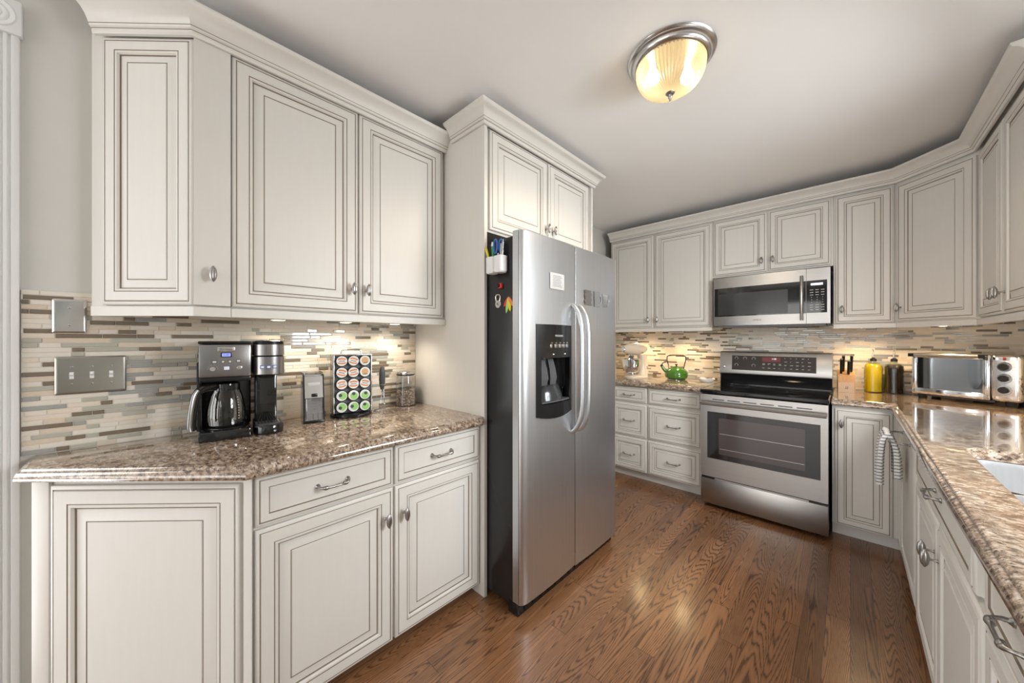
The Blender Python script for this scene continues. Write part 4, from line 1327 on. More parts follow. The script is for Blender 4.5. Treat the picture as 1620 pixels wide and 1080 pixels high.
# ------------------------------------------------------------------ coffee maker (carafe side and single-cup side)
t = thing('coffee_maker', 'dark steel double coffee maker with glass carafe and single-cup brewer', 'coffee maker', (-1.753, 0.148, Z0), 82)
m = MB()
m.box(-0.004, 0.0, 0.0, 0.156, 0.20, 0.038, 0.006)
m.lathe([(0.060, 0.038), (0.060, 0.0405), (0.0, 0.0405)], (0.078, 0.085, 0), 32)
m.build('base', M_GLOSSBLK, t)
m = MB()
m.box(-0.012, 0.075, 0.03, 0.004, 0.205, 0.30, 0.004)
m.box(-0.010, 0.150, 0.03, 0.160, 0.205, 0.30, 0.006)
m.box(0.000, 0.004, 0.226, 0.156, 0.20, 0.245, 0.004)
m.build('column', M_BLACK, t)
m = MB(); m.box(-0.002, -0.004, 0.244, 0.156, 0.200, 0.370, 0.006); hs = m.build('brew_housing', M_DSTEEL, t)
m = MB(); m.box(-0.004, -0.004, 0.371, 0.158, 0.202, 0.382, 0.004); m.build('lid', M_BLACK, t)
# carafe
m = MB()
m.lathe([(0.0, 0.0), (0.050, 0.0), (0.060, 0.010), (0.0635, 0.040), (0.061, 0.080), (0.052, 0.125), (0.043, 0.148), (0.042, 0.158)], (0.078, 0.082, 0.042), 40, caps=False)
cf = m.build('carafe', M_CARAFE, t)
m = MB(); m.lathe([(0.044, 0.190), (0.0455, 0.200), (0.044, 0.212), (0.030, 0.220), (0.0, 0.222)], (0.078, 0.082, 0), 36, caps=False)
m.lathe([(0.0435, 0.192), (0.0445, 0.186), (0.0445, 0.198)], (0.078, 0.082, 0), 36, caps=False)
m.build('carafe_lid', M_GLOSSBLK, cf)
m = MB()
p = smooth_path([(0.046, 0.055, 0.205), (0.014, 0.022, 0.204), (-0.006, 0.004, 0.185), (-0.016, -0.006, 0.130), (-0.020, -0.010, 0.075), (-0.018, -0.008, 0.052)], 5)
m.tube(p, [0.012] * len(p), 12, flat=(0.75, 1.3)); m.build('carafe_handle', M_BLACK, cf)
m = MB()
p2 = [q + Vector((-0.003, -0.007, 0)) for q in p[8:]]
m.tube(p2, 0.010, 10, flat=(0.55, 1.0)); m.build('handle_band', M_DSTEEL, cf)
m = MB()
for k in range(9):
    a = math.radians(-52); r = 0.0645 - 0.00055 * max(0, k - 3) ** 1.6
    m.sphere((0.078 + r * math.cos(a), 0.082 + r * math.sin(a), 0.075 + k * 0.0105), 0.0016, 8, 6)
m.build('cup_mark', M_WHITE, cf)
# housing front details
yf = -0.0042
m = MB(); m.box(0.053, yf - 0.002, 0.342, 0.105, yf + 0.001, 0.360, 0.0015); bd = m.build('badge', M_NICKEL, hs)
text('logo', 'Cuisinart', 0.0105, bd, front(0.079, yf - 0.0022, 0.351), M_DGREY)
m = MB(); m.box(0.062, yf - 0.002, 0.3205, 0.096, yf + 0.001, 0.3385, 0.001); ds = m.build('display_frame', M_BLACK, hs)
m = MB(); m.box(0.066, yf - 0.0024, 0.3235, 0.092, yf, 0.3355); m.build('display', M_DISPLAY, ds)
text('clock', '6:00', 0.011, ds, front(0.079, yf - 0.003, 0.3295), mat('display_digits', (0.05, 0.06, 0.2), 0.5))
for x, z, w, h, mt in ((0.044, 0.303, 0.012, 0.008, M_LGREY), (0.069, 0.303, 0.008, 0.007, M_LGREY), (0.090, 0.303, 0.008, 0.007, M_LGREY), (0.116, 0.305, 0.011, 0.009, M_LGREY), (0.080, 0.278, 0.016, 0.013, M_WHITE)):
    m = MB(); m.box(x - w / 2 - 0.0015, yf - 0.001, z - h / 2 - 0.0015, x + w / 2 + 0.0015, yf + 0.001, z + h / 2 + 0.0015, 0.0008, 1); m.box(x - w / 2, yf - 0.0025, z - h / 2, x + w / 2, yf, z + h / 2, 0.0008, 0)
    m.build('button', [mt, M_BLUE if w > 0.015 else M_BLACK], hs)
m = MB(); m.lathe([(0.0095, 0.0), (0.0095, -0.004), (0.0085, -0.007), (0.0, -0.007)], (0.039, yf, 0.277), 22, 0, 'y'); m.box(0.0375, yf - 0.0085, 0.270, 0.0405, yf - 0.006, 0.284); m.build('dial', M_NICKEL, hs)
m = MB()
for a in (150, 110, 70, 30, 180, 0):
    r = 0.0145; m.box(0.039 + r * math.cos(math.radians(a)) - 0.0022, yf - 0.0006, 0.277 + r * math.sin(math.radians(a)) - 0.0006, 0.039 + r * math.cos(math.radians(a)) + 0.0022, yf + 0.001, 0.277 + r * math.sin(math.radians(a)) + 0.0006)
m.build('dial_mark', M_LGREY, hs)
m = MB(); m.lathe([(0.0085, 0.0), (0.0085, -0.002), (0.006, -0.003), (0.0, -0.003)], (0.119, yf, 0.278), 20, 0, 'y'); m.build('button', M_NICKEL, hs)
# single-cup tower
def dshape(x0, x1, yfr, ybk, n=10):
    c, r = (x0 + x1) / 2, (x1 - x0) / 2
    return [(c - r * math.cos(math.pi * k / n), yfr + r * 0.75 - r * 0.75 * math.sin(math.pi * k / n)) for k in range(n + 1)] + [(x1, ybk), (x0, ybk)]
m = MB(); m.loft([[(x, y, z) for x, y in dshape(0.166 + i, 0.268 - i, -0.006 + i, 0.205)] for z, i in ((0.0, 0.002), (0.004, 0.0), (0.034, 0.0), (0.038, 0.003))]); m.build('cup_base', M_GLOSSBLK, t)
m = MB(); m.loft([[(x, y, z) for x, y in dshape(0.172, 0.262, 0.0, 0.12)] for z in (0.0385, 0.041)])
dt = m.build('drip_tray', M_DGREY, t)
m = MB()
for k in range(7): m.box(0.180 + k * 0.0115, 0.020, 0.0412, 0.185 + k * 0.0115, 0.10, 0.0425)
m.build('tray_slot', M_NICKEL, dt)
m = MB(); m.box(0.172, 0.090, 0.038, 0.250, 0.204, 0.245, 0.008); m.build('tower_column', M_GLOSSBLK, t)
m = MB(); m.loft([[(x, y, z) for x, y in dshape(0.163 + i, 0.271 - i, -0.010 + i, 0.205)] for z, i in ((0.243, 0.006), (0.247, 0.0), (0.318, 0.0), (0.320, 0.003))]); bh = m.build('brew_head', M_DSTEEL, t)
m = MB(); m.loft([[(x, y, z) for x, y in dshape(0.163 + i, 0.271 - i, -0.010 + i, 0.205)] for z, i in ((0.322, 0.003), (0.324, 0.0), (0.368, 0.0), (0.371, 0.003))]); m.build('pod_lid', M_DSTEEL, t)
m = MB(); m.loft([[(x, y, z) for x, y in dshape(0.162 + i, 0.272 - i, -0.010 + i, 0.206)] for z, i in ((0.371, 0.002), (0.382, 0.004), (0.385, 0.012))]); m.build('lid_cap', M_BLACK, t)
for k in range(3):
    x = 0.192 + k * 0.021
    yy = -0.010 + 0.054 * 0.75 * (1 - math.sqrt(max(0, 1 - ((x - 0.217) / 0.054) ** 2)))
    m = MB(); m.box(x - 0.007, yy - 0.003, 0.270, x + 0.007, yy + 0.012, 0.284, 0.001, 0); m.box(x - 0.005, yy - 0.0036, 0.2725, x + 0.0055, yy, 0.281, 0.0008, 1)
    m.build('size_button', [M_BLUE, M_WHITE], bh)

# ------------------------------------------------------------------ coffee grinder
t = thing('coffee_grinder', 'small silver coffee grinder with clear hopper right of the coffee maker', 'grinder', (-1.813, 0.515, Z0), 81)
m = MB()
m.prism([(0.0, 0.0), (0.118, 0.0), (0.118, 0.205), (0.075, 0.222), (0.045, 0.222), (0.030, 0.12)], 0.0, 0.084, 'x'); bdy = m.build('body', M_NICKEL, t)
m = MB()
for x0 in (-0.0015, 0.0795): m.prism([(-0.004, 0.0), (0.018, 0.0), (0.056, 0.214), (0.048, 0.2235), (0.026, 0.2235)], x0, x0 + 0.006, 'x')
m.box(-0.001, -0.004, 0.0, 0.085, 0.040, 0.012, 0.003); m.build('frame', M_BLACK, t)
m = MB(); m.prism([(0.006, 0.116), (0.030, 0.116), (0.052, 0.216), (0.024, 0.216)], 0.0045, 0.0795, 'x'); hd = m.build('front_panel', M_NICKEL, t)
m = MB(); m.box(0.030, 0.006, 0.118, 0.058, 0.018, 0.136, 0.004); m.build('switch', M_BLACK, hd)
m = MB(); m.box(0.018, 0.0155, 0.172, 0.068, 0.0225, 0.186, 0.001); m.build('badge', M_LGREY, hd)
m = MB(); m.loft([[(x, y, z) for x, y in rrect(0.073, 0.042, 0.010, 4, 0.042, 0.018 + sh)] for z, sh in ((0.013, 0.000), (0.114, 0.004))], 0, True, True); m.build('grounds_bin', M_SMOKE, t)
m = MB(); m.loft([[(x, y, z) for x, y in rrect(0.086, 0.075, 0.014, 4, 0.042, 0.072)] for z in (0.2235, 0.229, 0.233)]); m.build('lid', M_SMOKE, t)

# ------------------------------------------------------------------ pod carousel with fifteen pods
CR, CC = 79.0, (-1.872, 0.752)
t = thing('pod_carousel', 'steel pod carousel with black round base holding fifteen pods', 'pod rack', (CC[0], CC[1], Z0), CR)
m = MB(); m.lathe([(0.0, 0.0), (0.094, 0.0), (0.099, 0.004), (0.099, 0.010), (0.092, 0.016), (0.0, 0.018)], seg=48, caps=False)
m.build('base', M_BLACK, t)
m = MB(); m.box(-0.092, -0.046, 0.019, -0.085, 0.046, 0.312, 0.003); m.box(0.085, -0.046, 0.019, 0.092, 0.046, 0.312, 0.003); m.box(-0.092, -0.046, 0.308, 0.092, 0.046, 0.314, 0.002)
m.build('steel_frame', M_NICKEL, t)
m = MB(); m.box(-0.0845, -0.036, 0.020, 0.0845, 0.036, 0.307); m.build('pod_panel', mat('slate_grey_panel', (0.17, 0.18, 0.19), 0.4), t)
m = MB(); m.tube(smooth_path([(-0.050, 0, 0.314), (-0.046, 0, 0.330), (-0.030, 0, 0.337), (0.030, 0, 0.337), (0.046, 0, 0.330), (0.050, 0, 0.314)], 5), 0.0045, 10); m.build('handle', M_CHROME, t)

def pod_proto(kind):
    shell = MB(); shell.lathe([(0.019, 0.006), (0.0228, -0.0105), (0.0245, -0.0115), (0.0255, -0.0125), (0.0255, -0.0145), (0.0215, -0.0145)], (0, 0, 0), 32, 0, 'y', caps=False)
    lid = MB(); lid.lathe([(0.0, -0.0148), (0.0225, -0.0148)], (0, 0, 0), 32, 0, 'y', caps=False)
    pr = MB()
    if kind == 'orange':
        for z0_, z1_, w in ((0.004, 0.011, 0.016), (-0.011, -0.005, 0.017)):
            n = 8; vs = []
            for k in range(n + 1):
                x = -w + 2 * w * k / n; c = 0.003 * (1 - (x / w) ** 2)
                sg = 1 if z0_ > 0 else -1
                vs += [(x, -0.0151, z0_ + sg * c), (x, -0.0151, z1_ + sg * c)]
            pr.add(vs, [(2 * k, 2 * k + 2, 2 * k + 3, 2 * k + 1) for k in range(n)], 0)
        pr.box(-0.013, -0.0152, -0.0025, 0.013, -0.0149, -0.0010, 0, 1); pr.box(-0.011, -0.0152, 0.0005, 0.011, -0.0149, 0.0018, 0, 1)
        return shell, lid, pr, [M_ORANGE, M_DGREY]
    if kind == 'cream':
        pr.lathe([(0.0, -0.0151), (0.015, -0.0151)], (0.0, 0, 0.001), 20, 0, 'y', caps=False)
        pr.box(-0.011, -0.0154, -0.012, 0.011, -0.0150, -0.009, 0, 1)
        return shell, lid, pr, [mat('caramel_print', (0.68, 0.40, 0.18), 0.5), M_DGREY]
    pr.lathe([(0.0, -0.0151), (0.0165, -0.0151)], (0.002, 0, 0.003), 20, 0, 'y', caps=False)
    pr.lathe([(0.0, -0.0154), (0.0075, -0.0154)], (-0.006, 0, -0.003), 16, 1, 'y', caps=False)
    return shell, lid, pr, [M_LIME, mat('slate_print', (0.06, 0.08, 0.09), 0.5)]
rows = ['top row', 'second row', 'third row', 'fourth row', 'bottom row']
colsn = ['left column', 'middle column', 'right column']
PK = {}
for r_ in range(5):
    for c_ in range(3):
        kind = 'lime' if r_ > 2 else ('cream' if (c_ == 2 and r_ < 2) else 'orange')
        word = {'lime': 'green-printed', 'orange': 'orange-striped', 'cream': 'caramel-printed'}[kind]
        if kind not in PK:
            s_, l_, p_, pm = pod_proto(kind)
            PK[kind] = (s_.mesh('pod_shell', M_BLACK if kind != 'x' else M_WHITE), l_.mesh('foil_lid', M_WHITE), p_.mesh('lid_print', pm))
        lx, lz = (c_ - 1) * 0.0545, 0.282 - r_ * 0.0578
        wp = MW[t.name] @ Vector((lx, -0.0425, lz))
        g = thing('coffee_pod', word + ' coffee pod in the ' + rows[r_] + ', ' + colsn[c_] + ' of the carousel', 'coffee pod', wp, CR, 'coffee pods on the carousel')
        g.scale = (1.10, 1.0, 1.10)
        inst('pod_shell', PK[kind][0], g, (0, 0, 0))
        ll = inst('foil_lid', PK[kind][1], g, (0, 0, 0))
        rr_ = (0.0, 0.25, -0.2)[(r_ + c_) % 3] + (0.9 if kind == 'lime' else 0) * ((r_ * 3 + c_) % 4)
        inst('lid_print', PK[kind][2], ll, (0, 0, 0), (0, rr_, 0))

# ------------------------------------------------------------------ milk frother and bean jar
t = thing('milk_frother', 'black-handled milk frother on a wire stand between carousel and jar', 'frother', (-1.880, 0.912, Z0), 70)
m = MB(); m.lathe([(0.0, 0.112), (0.008, 0.113), (0.014, 0.135), (0.0165, 0.170), (0.0155, 0.205), (0.0125, 0.228), (0.009, 0.238), (0.0, 0.240)], (0.010, 0, 0), 24, caps=False); m.build('grip', M_DGREY, t)
m = MB(); m.tube([(0.008, 0, 0.112), (0.002, 0, 0.020)], 0.0016, 8); m.tube([(0.002 + 0.009 * math.cos(a), 0.009 * math.sin(a), 0.020) for a in [2 * math.pi * k / 16 for k in range(16)]], 0.0018, 6, closed=True); m.build('whisk', M_CHROME, t)
m = MB()
m.tube([(0.034 * math.cos(a), 0.034 * math.sin(a), 0.0022) for a in [math.radians(30 + 300 * k / 20) for k in range(21)]], 0.0021, 8)
m.tube(smooth_path([(0.029, 0.017, 0.0025), (0.022, 0.013, 0.05), (0.020, 0.008, 0.112)], 6), 0.0018, 8)
m.tube([(0.010 + 0.0165 * math.cos(a), 0.0165 * math.sin(a), 0.140) for a in [2 * math.pi * k / 20 for k in range(20)]], 0.0019, 6, closed=True)
m.build('wire_stand', M_CHROME, t)

t = thing('glass_jar', 'glass jar with steel lid half full of beans in the corner', 'jar', (-1.918, 1.088, Z0), 0)
m = MB(); m.lathe([(0.0, 0.001), (0.054, 0.001), (0.058, 0.004), (0.0585, 0.02), (0.056, 0.11), (0.052, 0.165), (0.049, 0.178), (0.049, 0.184)], seg=40, caps=False); m.build('jar_body', M_GLASS, t)
m = MB(); m.lathe([(0.0, 0.1995), (0.047, 0.199), (0.050, 0.196), (0.050, 0.184), (0.0, 0.184)], seg=40, caps=False); m.build('steel_lid', M_NICKEL, t)
m = MB(); m.lathe([(0.0505, 0.178), (0.053, 0.180), (0.053, 0.184), (0.0505, 0.186)], seg=40, caps=False); m.build('lid_seal', M_BLACK, t)
rnd = random.Random(7)
m = MB()
for k in range(1100):
    a = rnd.random() * 2 * math.pi
    z = 0.008 + rnd.random() * 0.082
    r = (0.0505 - 0.010 * (z / 0.1) * 0.2) * (1 if z < 0.083 and rnd.random() < 0.8 else math.sqrt(rnd.random()))
    c = Vector((r * math.cos(a), r * math.sin(a), z))
    T = Matrix.Translation(c) @ Matrix.Rotation(rnd.random() * 6.3, 4, 'Z') @ Matrix.Rotation(rnd.random() * 6.3, 4, 'X')
    m.T = T
    m.sphere((0, 0, 0), (0.0055, 0.0038, 0.0030), 6, 4, rnd.choice([0, 0, 1]))
m.T = Matrix.Identity(4)
m.lathe([(0.0, 0.004), (0.048, 0.004), (0.048, 0.078), (0.0, 0.082)], seg=24, caps=False)
o = m.build('coffee_beans', [M_BEAN, M_BEAN2])
o.location = (-1.918, 1.088, Z0); o['kind'] = 'stuff'
tag(o, 'brown and pale beans filling the lower half of the glass jar', 'beans')

# ------------------------------------------------------------------ stand mixer
t = thing('stand_mixer', 'cream stand mixer with steel bowl next to the fridge', 'mixer', (-1.590, 3.520, Z0), 70)
m = MB()
base = [(0.13 * math.cos(a) * (1.0 if math.cos(a) > 0 else 1.12), 0.098 * math.sin(a)) for a in [2 * math.pi * k / 40 for k in range(40)]]
m.loft([[(x * s, y * s, z) for x, y in base] for s, z in ((0.97, 0.0), (1.0, 0.006), (1.0, 0.014), (0.92, 0.026), (0.80, 0.032))])
bs = m.build('base', M_CREAM, t)
m = MB()
m.loft([[(cx + rx * math.cos(a), ry * math.sin(a), z) for a in [2 * math.pi * k / 24 for k in range(24)]] for cx, rx, ry, z in ((0.070, 0.060, 0.062, 0.024), (0.078, 0.046, 0.048, 0.07), (0.082, 0.040, 0.042, 0.13), (0.078, 0.046, 0.046, 0.20), (0.070, 0.052, 0.050, 0.235))])
m.build('neck', M_CREAM, t)
m = MB()
rings = []
for k in range(15):
    u = k / 14
    x = 0.130 - 0.310 * u
    r = 0.068 * (math.sin(math.pi * (0.05 + 0.84 * u)) ** 0.6) * (1.05 - 0.20 * u)
    rings.append([(x, r * 0.92 * math.cos(a), 0.296 + r * math.sin(a)) for a in [2 * math.pi * j / 28 for j in range(28)]])
m.loft(rings); hd = m.build('head', M_CREAM, t)
m = MB(); m.lathe([(0.0, -0.192), (0.022, -0.190), (0.026, -0.184), (0.026, -0.160), (0.0, -0.160)], (0, 0, 0.292), 24, 0, 'x', caps=False); m.build('attachment_cap', M_CHROME, hd)
m = MB(); m.lathe([(0.028, 0.245), (0.028, 0.222), (0.018, 0.205), (0.010, 0.20), (0.010, 0.15), (0.0, 0.15)], (-0.075, 0, 0), 24, caps=False); m.build('beater_shaft', M_CHROME, hd)
m = MB(); m.tube([(-0.118, 0, 0.262), (0.128, 0, 0.262)], 0.003, 6, flat=(1, 1)); m.tube([(0.02, -0.052, 0.262), (0.02, -0.066, 0.262)], 0.006, 10); m.build('speed_lever', M_CHROME, hd)
m = MB(); m.lathe([(0.0, 0.034), (0.045, 0.034), (0.048, 0.040), (0.040, 0.048), (0.060, 0.060), (0.078, 0.090), (0.088, 0.150), (0.092, 0.188), (0.095, 0.190), (0.095, 0.194), (0.090, 0.194), (0.085, 0.150), (0.075, 0.095), (0.0, 0.060)], (-0.070, 0, 0), 44, caps=False); bw = m.build('bowl', M_CHROME, t)
m = MB(); m.tube(smooth_path([(-0.115, -0.088, 0.165), (-0.135, -0.125, 0.160), (-0.137, -0.128, 0.110), (-0.110, -0.078, 0.090)], 6), 0.006, 10); m.build('bowl_handle', M_CHROME, bw)

# ------------------------------------------------------------------ kettle
t = thing('kettle', 'shiny green enamel kettle with black arched handle', 'kettle', (-1.222, 3.590, Z0), 30)
m = MB(); m.lathe([(0.0, 0.014), (0.075, 0.014), (0.094, 0.022), (0.103, 0.045), (0.103, 0.065), (0.094, 0.092), (0.070, 0.112), (0.046, 0.120)], seg=48, caps=False); kb = m.build('body', M_GREEN, t)
m = MB(); m.lathe([(0.047, 0.1195), (0.046, 0.124), (0.030, 0.131), (0.0, 0.134)], seg=36, caps=False); ld_ = m.build('lid', M_GREEN, t)
m = MB(); m.lathe([(0.005, 0.133), (0.005, 0.140), (0.012, 0.146), (0.012, 0.152), (0.0, 0.156)], seg=20, caps=False); m.build('lid_knob', M_BLACK, ld_)
m = MB(); m.tube(smooth_path([(-0.080, 0, 0.075), (-0.110, 0, 0.100), (-0.132, 0, 0.135)], 6), [0.021 - 0.0008 * k for k in range(13)], 16); sp = m.build('spout', M_GREEN, t)
m = MB(); m.tube([(-0.130, 0, 0.132), (-0.138, 0, 0.145)], 0.0125, 16); m.tube(smooth_path([(-0.132, 0, 0.148), (-0.118, 0, 0.166), (-0.098, 0, 0.170)], 5), 0.004, 8); m.build('whistle', M_BLACK, sp)
m = MB()
for s in (-1, 1): m.tube(smooth_path([(s * 0.066, 0, 0.110), (s * 0.072, 0, 0.145), (s * 0.084, 0, 0.195), (s * 0.080, 0, 0.228), (s * 0.060, 0, 0.238)], 6), 0.0042, 10)
m.build('handle_frame', M_BLACK, t)
m = MB(); m.tube(smooth_path([(-0.066, 0, 0.237), (-0.03, 0, 0.241), (0.03, 0, 0.241), (0.066, 0, 0.237)], 6), 0.0085, 12, flat=(1.2, 0.8)); m.build('grip', mat('brown_grip', (0.06, 0.025, 0.015), 0.4), t)
m = MB(); m.lathe([(0.070, 0.0), (0.078, 0.002), (0.082, 0.014), (0.0, 0.0145)], seg=36, caps=False)
m.build('base_rim', M_CHROME, t)

# spoon rest
t = thing('spoon_rest', 'small white wavy porcelain spoon rest left of the cooktop', 'dish', (-0.960, 3.590, Z0), 20)
m = MB()
N = 40
def wav(s, z, amp):
    return [(0.072 * s * math.cos(a), 0.050 * s * math.sin(a), z + amp * math.sin(4 * a)) for a in [2 * math.pi * k / N for k in range(N)]]
m.loft([wav(0.55, 0.0, 0), wav(0.72, 0.006, 0.0), wav(0.95, 0.026, 0.005), wav(1.02, 0.034, 0.007), wav(1.0, 0.035, 0.007), wav(0.90, 0.026, 0.004), wav(0.68, 0.010, 0), wav(0.50, 0.005, 0)])
m.build('dish', M_PORC, t)

# ------------------------------------------------------------------ knife block
t = thing('knife_block', 'small wooden knife block with four dark knife handles beside the range', 'knife block', (-0.022, 3.640, Z0), 4)
m = MB(); m.prism([(-0.045, 0.0), (0.055, 0.0), (0.070, 0.160), (-0.020, 0.128), (-0.045, 0.075)], -0.047, 0.047, 'x'); b_ = m.build('block', M_WOODL, t)
m = MB(); m.box(-0.047, -0.0462, 0.0, 0.040, -0.0452, 0.074); fp = m.build('front_plate', paint_mat('pale_wood', (0.50, 0.36, 0.26), (0.58, 0.44, 0.33), 0.45, (60, 60, 6)), t)
m = MB()
for x in (-0.006, 0.003):
    m.box(x, -0.0468, 0.026, x + 0.0035, -0.0462, 0.044); m.box(x - 0.003, -0.0468, 0.026, x, -0.0462, 0.030); m.box(x + 0.0005, -0.0468, 0.046, x + 0.003, -0.0462, 0.049)
m.build('logo', M_DGREY, fp)
for i, (x, y, z, L, nm) in enumerate(((-0.028, 0.002, 0.137, 0.105, 'leftmost'), (-0.014, 0.040, 0.150, 0.115, 'back left'), (0.012, -0.008, 0.133, 0.098, 'front right'), (0.030, 0.036, 0.149, 0.118, 'rightmost'))):
    k = thing('knife', 'dark-handled knife, ' + nm + ' of four in the wooden block', 'knife', tuple(MW[t.name] @ Vector((x, y, z))), 4, 'knives in the block')
    mm = MB(); mm.tube([(0, 0, 0.001), (0, -0.020, L * 0.5), (0, -0.036, L)], [0.0095, 0.0100, 0.0110], 12, flat=(1.0, 0.8)); h_ = mm.build('handle', M_BLACK, k)
    mm = MB(); mm.tube([(0, -0.0355, L), (0, -0.0375, L + 0.005)], 0.0112, 12, flat=(1.0, 0.8)); mm.build('end_cap', M_NICKEL, h_)
    mm = MB(); mm.tube([(0, 0.002, -0.004), (0, -0.002, 0.010)], 0.0100, 12, flat=(1.0, 0.8)); mm.build('bolster', M_NICKEL, h_)

# ------------------------------------------------------------------ oil bottles
def bottle(label, x, y, fill, gl, sc=1.0):
    t = thing('oil_bottle', label, 'bottle', (x, y, Z0), 0, 'oil bottles by the toaster oven')
    prof = [(0.0, 0.0), (0.046, 0.0), (0.050, 0.004), (0.050, 0.178), (0.047, 0.196), (0.036, 0.212), (0.020, 0.220), (0.015, 0.226), (0.0145, 0.238)]
    prof = [(r * sc, z * sc) for r, z in prof]
    m = MB(); m.lathe(prof, seg=40, caps=False); m.build('glass', gl, t)
    m = MB(); m.lathe([(0.0, 0.006)] + [(r * 0.94, max(z, 0.006)) for r, z in prof[1:6]] + [(0.0, prof[5][1])], seg=40, caps=False); m.build('oil', fill, t)
    m = MB(); m.lathe([(0.0160, 0.230), (0.0185, 0.232), (0.0185, 0.246), (0.012, 0.252), (0.0, 0.252)], seg=24); st = m.build('stopper', M_BLACK, t)
    m = MB(); m.tube(smooth_path([(0, 0, 0.250), (-0.002, 0, 0.275), (0.002, 0, 0.300), (-0.004, -0.003, 0.322)], 6), [0.0055 - 0.00012 * k for k in range(19)], 10); m.lathe([(0.008, 0.252), (0.010, 0.258), (0.006, 0.262)], seg=14); m.build('pour_spout', M_CHROME, st)
bottle('clear bottle of yellow oil with a steel pour spout', 0.124, 3.768, M_OIL, M_OILGL)
bottle('dark brown bottle with a steel pour spout beside the yellow oil', 0.230, 3.772, M_VINEGAR, M_OILGL, 1.0)

# ------------------------------------------------------------------ toaster oven
t = thing('toaster_oven', 'stainless countertop toaster oven with glass door and three dials', 'toaster oven', (0.302, 3.606, Z0), -25.6)
TW, TD, TH0, TH1 = 0.440, 0.235, 0.030, 0.300
m = MB(); m.box(0.004, 0.018, TH0, TW - 0.002, TD, TH1, 0.016, seg=3); m.build('casing', M_STEELH, t)
m = MB()
m.box(0.0, -0.004, TH0, 0.024, 0.030, TH1 - 0.004, 0.008); m.box(0.300, -0.004, TH0, 0.328, 0.030, TH1 - 0.010, 0.005)
m.box(0.0, -0.004, TH0, 0.328, 0.030, TH0 + 0.040, 0.007); m.box(0.0, 0.0, TH1 - 0.030, 0.330, 0.030, TH1 - 0.002, 0.006)
fr = m.build('door_frame', M_CHROME, t)
m = MB(); m.box(0.020, 0.004, TH0 + 0.036, 0.304, 0.009, TH1 - 0.026); m.build('door_glass', M_TOASTGL, fr)
m = MB(); m.box(0.020, 0.150, TH0 + 0.03, 0.304, 0.152, TH1 - 0.02); m.box(0.020, 0.0100, TH0 + 0.032, 0.304, 0.15, TH0 + 0.036); m.build('oven_cavity', mat('oven_cavity_steel', (0.16, 0.165, 0.17), 0.35, 0.8), t)
m = MB()
for z in (0.125, 0.155):
    m.tube([(0.024, 0.016, z), (0.300, 0.016, z)], 0.0017, 8)
for k in range(14): m.tube([(0.035 + k * 0.02, 0.016, 0.125), (0.035 + k * 0.02, 0.145, 0.125)], 0.0012, 6)
m.build('wire_rack', M_CHROME, t)
m = MB(); m.tube([(0.062, 0.030, 0.083), (0.285, 0.030, 0.083)], 0.005, 10); m.build('heating_element', M_WIRE, t)
m = MB(); m.tube([(0.018, -0.034, TH1 - 0.012), (0.312, -0.034, TH1 - 0.012)], 0.0115, 16); hn = m.build('door_handle', M_STEELH, fr)
for x in (0.010, 0.308):
    m = MB(); m.loft([[(x + dx, y, z) for dx, z in ((-0.012, TH1 - 0.024 + s), (0.014, TH1 - 0.024 + s), (0.014, TH1 - 0.002 + s), (-0.012, TH1 - 0.002 + s))] for y, s in ((-0.046, 0.001), (-0.030, 0.001), (0.004, 0.0))]); m.build('handle_end', M_BLACK, hn)
m = MB(); m.box(0.330, -0.006, TH0 - 0.002, TW, 0.050, TH1, 0.018, seg=4); cpn = m.build('control_frame', M_CHROME, t)
m = MB(); m.box(0.344, -0.0085, TH0 + 0.030, TW - 0.022, -0.003, TH1 - 0.030, 0.002); fcp = m.build('control_panel', M_STEEL, t)
for z in (0.232, 0.165, 0.098):
    m = MB(); m.lathe([(0.028, -0.0085), (0.028, -0.0105), (0.026, -0.013)], (0.381, 0, z), 28, 0, 'y'); d_ = m.build('dial', M_CHROME, fcp)
    m = MB(); m.lathe([(0.0195, -0.011), (0.0190, -0.030), (0.017, -0.033), (0.0, -0.033)], (0.381, 0, z), 26, 0, 'y'); m.build('dial_grip', mat('dark_brown_knob', (0.014, 0.009, 0.007), 0.25), d_)
    m = MB()
    for k in range(9):
        a = math.radians(-30 + 240 * k / 8); r = 0.0335
        m.box(0.381 + r * math.cos(a) - 0.001, -0.0092, z + r * math.sin(a) - 0.001, 0.381 + r * math.cos(a) + 0.001, -0.0085, z + r * math.sin(a) + 0.001)
    m.build('dial_mark', M_DGREY, fcp)
m = MB(); m.box(0.376, -0.012, 0.270, 0.387, -0.004, 0.286, 0.002); m.build('indicator_lamp', mat('dark_red_lamp', (0.30, 0.02, 0.015), 0.3), cpn)
for x, y in ((0.040, 0.030), (0.395, 0.030), (0.040, 0.205), (0.395, 0.205)):
    m = MB(); m.lathe([(0.018, 0.0), (0.020, 0.004), (0.024, 0.034), (0.0, 0.036)], (x, y, 0), 20, caps=False); m.build('foot', M_RUBBER, t)
m = MB(); m.box(0.03, 0.02, 0.018, 0.34, 0.16, 0.029); m.build('crumb_tray', M_DGREY, t)

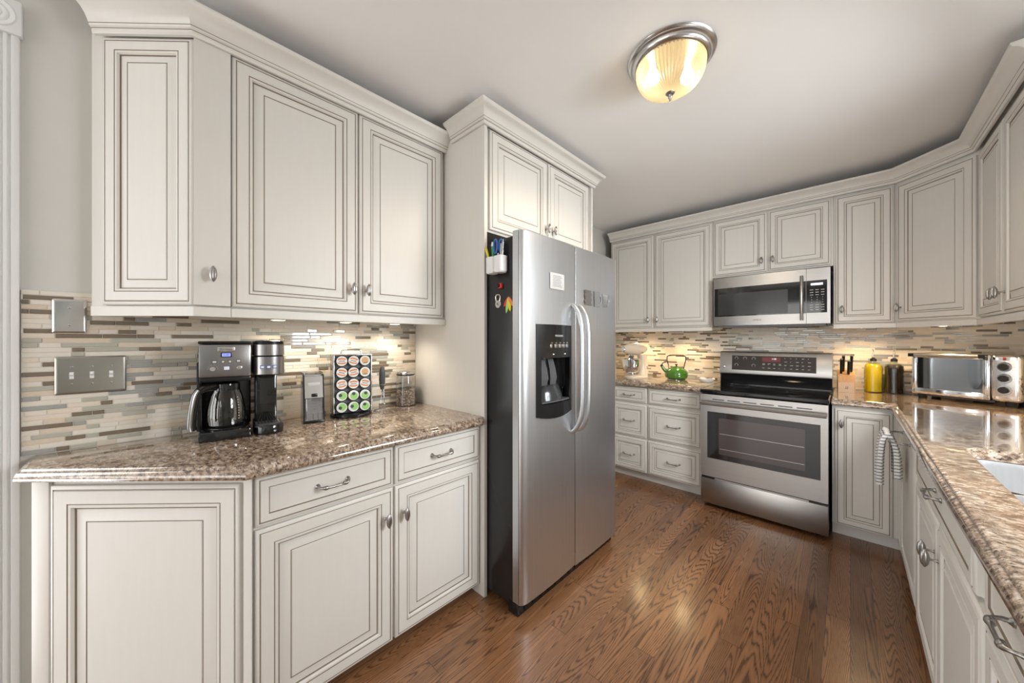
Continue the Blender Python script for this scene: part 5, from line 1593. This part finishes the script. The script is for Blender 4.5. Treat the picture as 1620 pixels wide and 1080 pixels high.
# ------------------------------------------------------------------ towel over the dishwasher handle
Dw = MW['dishwasher']
m = MB()
sec = [(-0.125, 0.565), (-0.122, 0.70), (-0.114, 0.790), (-0.104, 0.822), (-0.093, 0.832), (-0.078, 0.828), (-0.066, 0.805), (-0.052, 0.760), (-0.046, 0.70), (-0.044, 0.605)]
sec = [(p.x, p.y) for p in smooth_path([(a, b, 0) for a, b in sec], 5)]
nx = 26
M_TOWEL, nt, b = nodes_of('striped_towel')
v = coords(nt, (1, 1, 1))
sep = nt.nodes.new('ShaderNodeSeparateXYZ'); nt.links.new(v, sep.inputs[0])
mu = nt.nodes.new('ShaderNodeMath'); mu.operation = 'MULTIPLY'; mu.inputs[1].default_value = 62.0; nt.links.new(sep.outputs['Z'], mu.inputs[0])
fr_ = nt.nodes.new('ShaderNodeMath'); fr_.operation = 'FRACT'; nt.links.new(mu.outputs[0], fr_.inputs[0])
rp = ramp(nt, fr_.outputs[0], [(0.0, (0.12, 0.12, 0.13)), (0.24, (0.14, 0.14, 0.15)), (0.30, (0.80, 0.80, 0.79)), (1.0, (0.80, 0.80, 0.79))])
nt.links.new(rp.outputs['Color'], b.inputs['Base Color']); b.inputs['Roughness'].default_value = 0.9
rings = []
for i in range(nx + 1):
    u = i / nx
    x = 0.205 + 0.185 * u
    wob = 0.007 * math.sin(u * 17) + 0.004 * math.sin(u * 41)
    out_ = []; inn = []
    for k, (y, z) in enumerate(sec):
        s = abs(k / (len(sec) - 1) - 0.45) * 1.6
        out_.append((x, y + wob * s, z + 0.010 * s * math.sin(u * 7)))
    for k, (y, z) in reversed(list(enumerate(sec))):
        p0 = Vector(sec[max(k - 1, 0)]); p1 = Vector(sec[min(k + 1, len(sec) - 1)])
        tn = (p1 - p0).normalized(); nn = Vector((tn.y, -tn.x))
        s = abs(k / (len(sec) - 1) - 0.45) * 1.6
        inn.append((x, y + nn.x * 0.017 + wob * s, z + nn.y * 0.017 + 0.010 * s * math.sin(u * 7)))
    rings.append(out_ + inn)
m.loft(rings)
m.v = [Dw @ Vector(p) for p in m.v]
o = m.build('dish_towel', M_TOWEL, sharp=60)
tag(o, 'white and grey striped dish towel draped over the dishwasher handle', 'towel')
